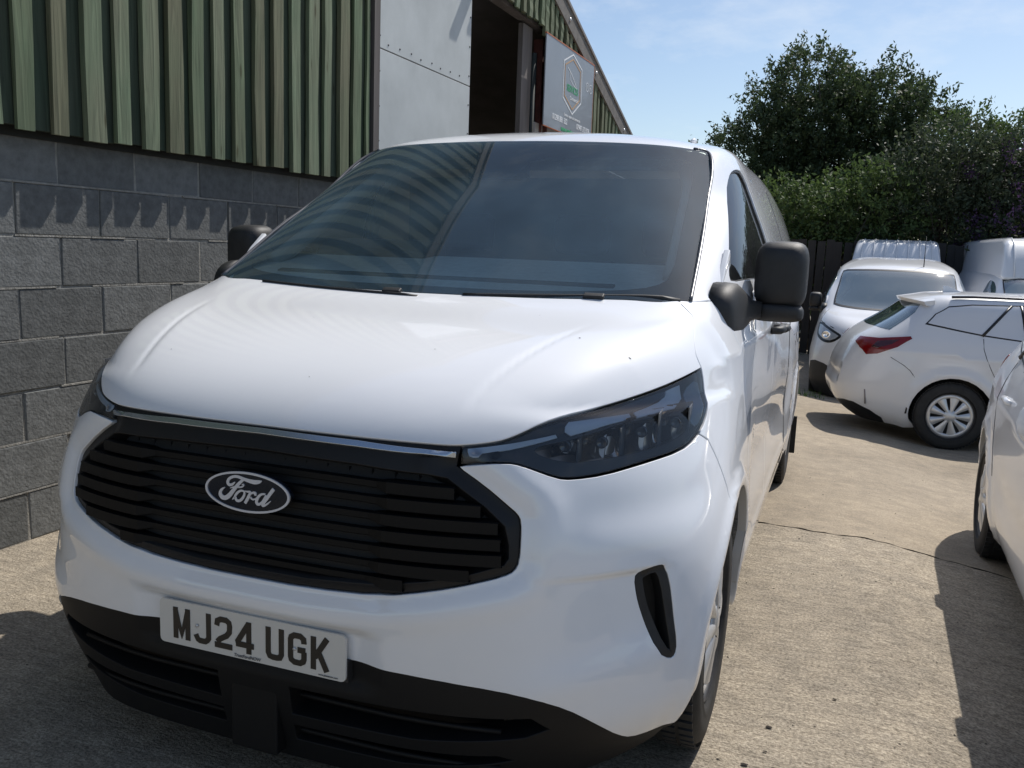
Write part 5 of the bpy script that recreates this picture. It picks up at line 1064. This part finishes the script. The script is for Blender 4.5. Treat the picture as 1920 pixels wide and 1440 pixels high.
    sp_ = MB(); rr = [(x, .60+.14*(abs(x)/.62)**2, 1.375-.02*(abs(x)/.6)**2) for x in np.linspace(-.62, .62, 13)]; fr = [(x, .84, 1.415-.045*(abs(x)/.6)**3) for x in np.linspace(-.60, .60, 13)]
    sp_.add([(*p,) for p in rr]+fr+[(p[0], p[1]+.02, p[2]-.035) for p in rr]+[(p[0], p[1], p[2]-.06) for p in fr], [(i, i+1, 13+i+1, 13+i) for i in range(12)]+[(26+i, 39+i, 40+i, 27+i) for i in range(12)]+[(i, 26+i, 27+i, i+1) for i in range(12)]+[(0, 13, 39, 26), (12, 38, 51, 25)]); sp_.build('spoiler', PAINT2, t)
    fn = MB(); fn.add([(-.02, 1.02, 1.43), (.02, 1.02, 1.43), (.014, 1.20, 1.435), (-.014, 1.20, 1.435), (-.004, 1.015, 1.495), (.004, 1.015, 1.495), (0, 1.06, 1.495)], [(0, 1, 5, 4), (1, 2, 6, 5), (0, 4, 6, 3), (2, 3, 6), (4, 5, 6)]); fn.build('roof_aerial', PAINT2, t)
    col = S.at([(u, S.V-e) for u in np.linspace(0, S.U-e, 30)]); mb = MB(); mb.add([tuple(p) for p in col]+[(-p[0], p[1], p[2]) for p in col], [(i, i+1, 31+i, 30+i) for i in range(29)], True); mb.build('roof', PAINT2, t)
    mb = MB(); mb.box((0, 2.3, .26), (1.25, 3.8, .12)); mb.box((0, 2.37, .35), (1.5, 1.9, .2)); mb.build('underbody', CBLK, t)
    return t
def place_car(contact, head_deg, fn, lx, ly, **k):
    rz = math.radians(head_deg-90); c, s = math.cos(rz), math.sin(rz); ox = contact[0]-(lx*c-ly*s); oy = contact[1]-(lx*s+ly*c); return fn(loc=(ox, oy, contact[2]), rz=rz, **k)
place_car((2.26, 7.49, -.343), 6, estate, .86, 1.02, label='white estate car parked broadside with its dark red tail lamp towards the big van')
place_car((2.02, 3.56, -.135), 268, estate, .86, 1.02, label='white car cut off by the right edge, only its rear wheel and flank showing')
# ---------------------------------------------------------------- far vans
VS2 = Skin(tweak(ROWS, 0), None, 5e-4); VS3 = VS2
HP = mat('far_lamp', (.35, .38, .42), .08, coat=1)
def far_van(label, loc, rz, S, ribs=0, glass=FGL, front=True, group=None, name='panel_van'):
    t = thing(name, label, 'van', loc, rz, group); e = .003; q = S.find
    fw, rw_ = (.913, .34), (4.41, .34)
    no1 = q([(1.0, fw[0]+.40*math.cos(a), fw[1]+.40*math.sin(a)) for a in np.linspace(math.pi+.3, -.3, 16)]); no2 = q([(1.0, rw_[0]+.40*math.cos(a), rw_[1]+.40*math.sin(a)) for a in np.linspace(math.pi+.3, -.3, 16)])
    half = np.concatenate([[(0, e)], [(no1[0][0]-.02, e)], no1, [(no1[-1][0]+.02, e)], [(no2[0][0]-.02, e)], no2, [(no2[-1][0]+.02, e)], [(S.U-e, e)], [(S.U-e, S.V-e)], [(0, S.V-e)]])
    panel('body', S, np.concatenate([half, mir(half)[-2:0:-1]]), PAINT2, t, step=.06, skirt=.03, inset=0)
    w2 = q([(0, .93, 1.262), (.46, .965, 1.268), (.66, 1.03, 1.275), (.775, 1.12, 1.29), (.775, 1.25, 1.36), (.745, 1.62, 1.58), (.715, 1.88, 1.74), (.66, 1.87, 1.762), (.46, 1.785, 1.772), (0, 1.752, 1.780)])
    w2 = np.concatenate([w2, mir(w2)[-2:0:-1]]); PW = S.at(w2); G2 = PolySkin(PW)
    sc = panel('windscreen', S, w2, glass, t, off=.004, step=.06, skirt=.006, inset=0)
    panel('screen_border', S, w2, CBLK, sc, holes=[shrink(w2, .045)], holegrow=0, off=.006, step=.05, skirt=.002, inset=0)
    for sg in (1, -1):
        m_ = (lambda a: a) if sg > 0 else mir
        panel('door_window', S, m_(win), FGL, t, off=.003, step=.08, skirt=.003, inset=0)
        hl_ = q([(.60, .25, .93), (.66, .27, .86), (.74, .32, .82), (.84, .42, .83), (.905, .60, .88), (.925, .72, .97), (.92, .80, 1.06), (.86, .66, 1.06), (.76, .46, 1.01), (.66, .32, .965)])
        hd = panel('headlamp', S, m_(chaikin(hl_, 1, True)), CBLK, t, off=.003, step=.04, skirt=.005, inset=0)
        panel('lamp_lens', S, m_(shrink(hl_, .03)), HP, hd, off=.007, step=.04, skirt=.003, inset=0)
        mb = MB(); mb.lathe([(0, .0), (-.02, .03), (-.025, .05), (-.02, .055)], 14, (sg*.80, .36, .93), 1); mb.build('lamp_bulb', CHROME, hd)
        mirror(t, sg)
        for cy, cz in (fw, rw_): wheel('wheel', t, (sg*.875, cy, .343), sg, .343, .215, .215, 8)
        for cy, cz in (fw, rw_):
            ln = MB(); ln.prism([(cy+.405*math.cos(a), cz+.405*math.sin(a)) for a in np.linspace(math.pi, 0, 14)]+[(cy+.42*math.cos(a), cz+.42*math.sin(a)) for a in np.linspace(0, math.pi, 14)], 0, sg*.6, sg*.92); ln.box((sg*.62, cy, .5), (.02, .8, .6)); ln.build('arch_liner', CBLK, t)
        uv = q(chaikin([(.914, .81, 1.09), (.86, .90, 1.18), (.82, 1.02, 1.235)], 1)); uv = m_(uv); P = S.at(uv); Nn = S.nrm(uv); mb = MB(); mb.tube([p-n*.001 for p, n in zip(P, Nn)], .004, 5); mb.build('door_seam', mat('seam', (.03, .03, .03), .6), t)
    gl = q([(0, .12, .90), (.30, .13, .90), (.52, .18, .90), (.60, .22, .85), (.58, .19, .72), (.45, .13, .64), (0, .10, .62)]); gl = np.concatenate([gl, mir(gl)[-2:0:-1]])
    panel('grille', S, gl, CBLK, t, off=.004, step=.06, skirt=.006, inset=0)
    bu = q([(0, .1, .47), (.45, .13, .47), (.66, .19, .50), (.80, .29, .56), (.90, .42, .58), (.96, .52, .56), (.965, .53, .36)]); bu = np.concatenate([bu, [(bu[-1][0], .01), (0, .01)]]); bu = np.concatenate([bu, mir(bu)[-2:0:-1]])
    panel('lower_bumper', S, bu, PLAST, t, off=.006, step=.06, skirt=.02, inset=0)
    lg = q([(x, y, z) for x, y, z in [(0, .155, .947), (.476, .194, .945), (.578, .251, .961), (.739, .424, 1.025), (.872, .674, 1.067), (.914, .81, 1.087)]])
    for m_ in ((lambda a: a), mir): P = S.at(m_(lg)); Nn = S.nrm(m_(lg)); mb = MB(); mb.tube([p+n*0 for p, n in zip(P, Nn)], .006, 5); mb.build('bonnet_seam', mat('seam', (.03, .03, .03), .6), t)
    col = S.at([(u, S.V-e) for u in np.linspace(0, S.U-e, 30)]); mb = MB(); mb.add([tuple(p) for p in col]+[(-p[0], p[1], p[2]) for p in col], [(i, i+1, 31+i, 30+i) for i in range(29)], True); mb.build('roof', PAINT2, t)
    rr = S.at([(S.U-e, v) for v in np.linspace(.03, S.V-e, 24)]); mb = MB(); mb.add([tuple(p) for p in rr]+[(-p[0], p[1], p[2]) for p in rr], [(i, i+1, 25+i, 24+i) for i in range(23)]); mb.build('rear_doors', PAINT2, t)
    mb = MB(); mb.box((0, 2.7, .30), (1.3, 4.6, .16)); mb.build('underbody', CBLK, t)
    if ribs:
        hr = MB(); hr.prism([(1.78, 1.74), (1.93, 2.05), (2.12, 2.28), (2.35, 2.37), (5.2, 2.37), (5.40, 2.28), (5.42, 1.74)], 0, -.755, .755)
        hr.v = [(x*(1-.13*max(0, (z-1.74)/.63)**2), y, z) for x, y, z in hr.v]
        hro = hr.build('high_roof', PAINT2, t, bevel=.07, seg=4)
        for k in range(7):
            x = -.58+1.16*k/6; rb = MB(); rb.tube([(x, 1.80, 1.80), (x*.99, 1.935, 2.07), (x*.96, 2.12, 2.295), (x*.93, 2.37, 2.378), (x*.93, 4.9, 2.378)], .011, 6); rb.build('roof_rib', PAINT2, hro)
    for k in range(0):
        x = -.66+1.32*k/(ribs-1); mb = MB(); uvs = q([(x, y, z) for y, z in ((1.75, 1.80), (1.95, 2.1), (2.15, 2.25), (2.6, 2.4), (3.2, 2.46))]); P = S.at(uvs); Nn = S.nrm(uvs)
        for j in range(4): pass
        mb.tube([p+n*.002 for p, n in zip(P, Nn)], .012, 6); mb.build('roof_rib', PAINT2, t)
    ae = MB(); ae.tube([(.33, 1.98, S.at(q([(.33, 1.98, 1.84)]))[0][2]-.02), (.33, 2.10, S.at(q([(.33, 1.98, 1.84)]))[0][2]+.42)], [.008, .002], 6); ae.build('aerial', CBLK, t)
    return t
far_van('white low-roof van facing the yard with black lower bumper, partly hidden by the estate car', (1.86, 10.25, -.52), math.radians(-2.0), VS2)
far_van('white high-roof van behind the low-roof van, only its ribbed roof front showing', (1.98, 13.55, -.62), math.radians(-2), VS3, ribs=7)
far_van('white high-roof van at the right edge beyond the estate car, seen from its front corner', (4.35, 11.9, -.58), math.radians(5), VS3, ribs=7)
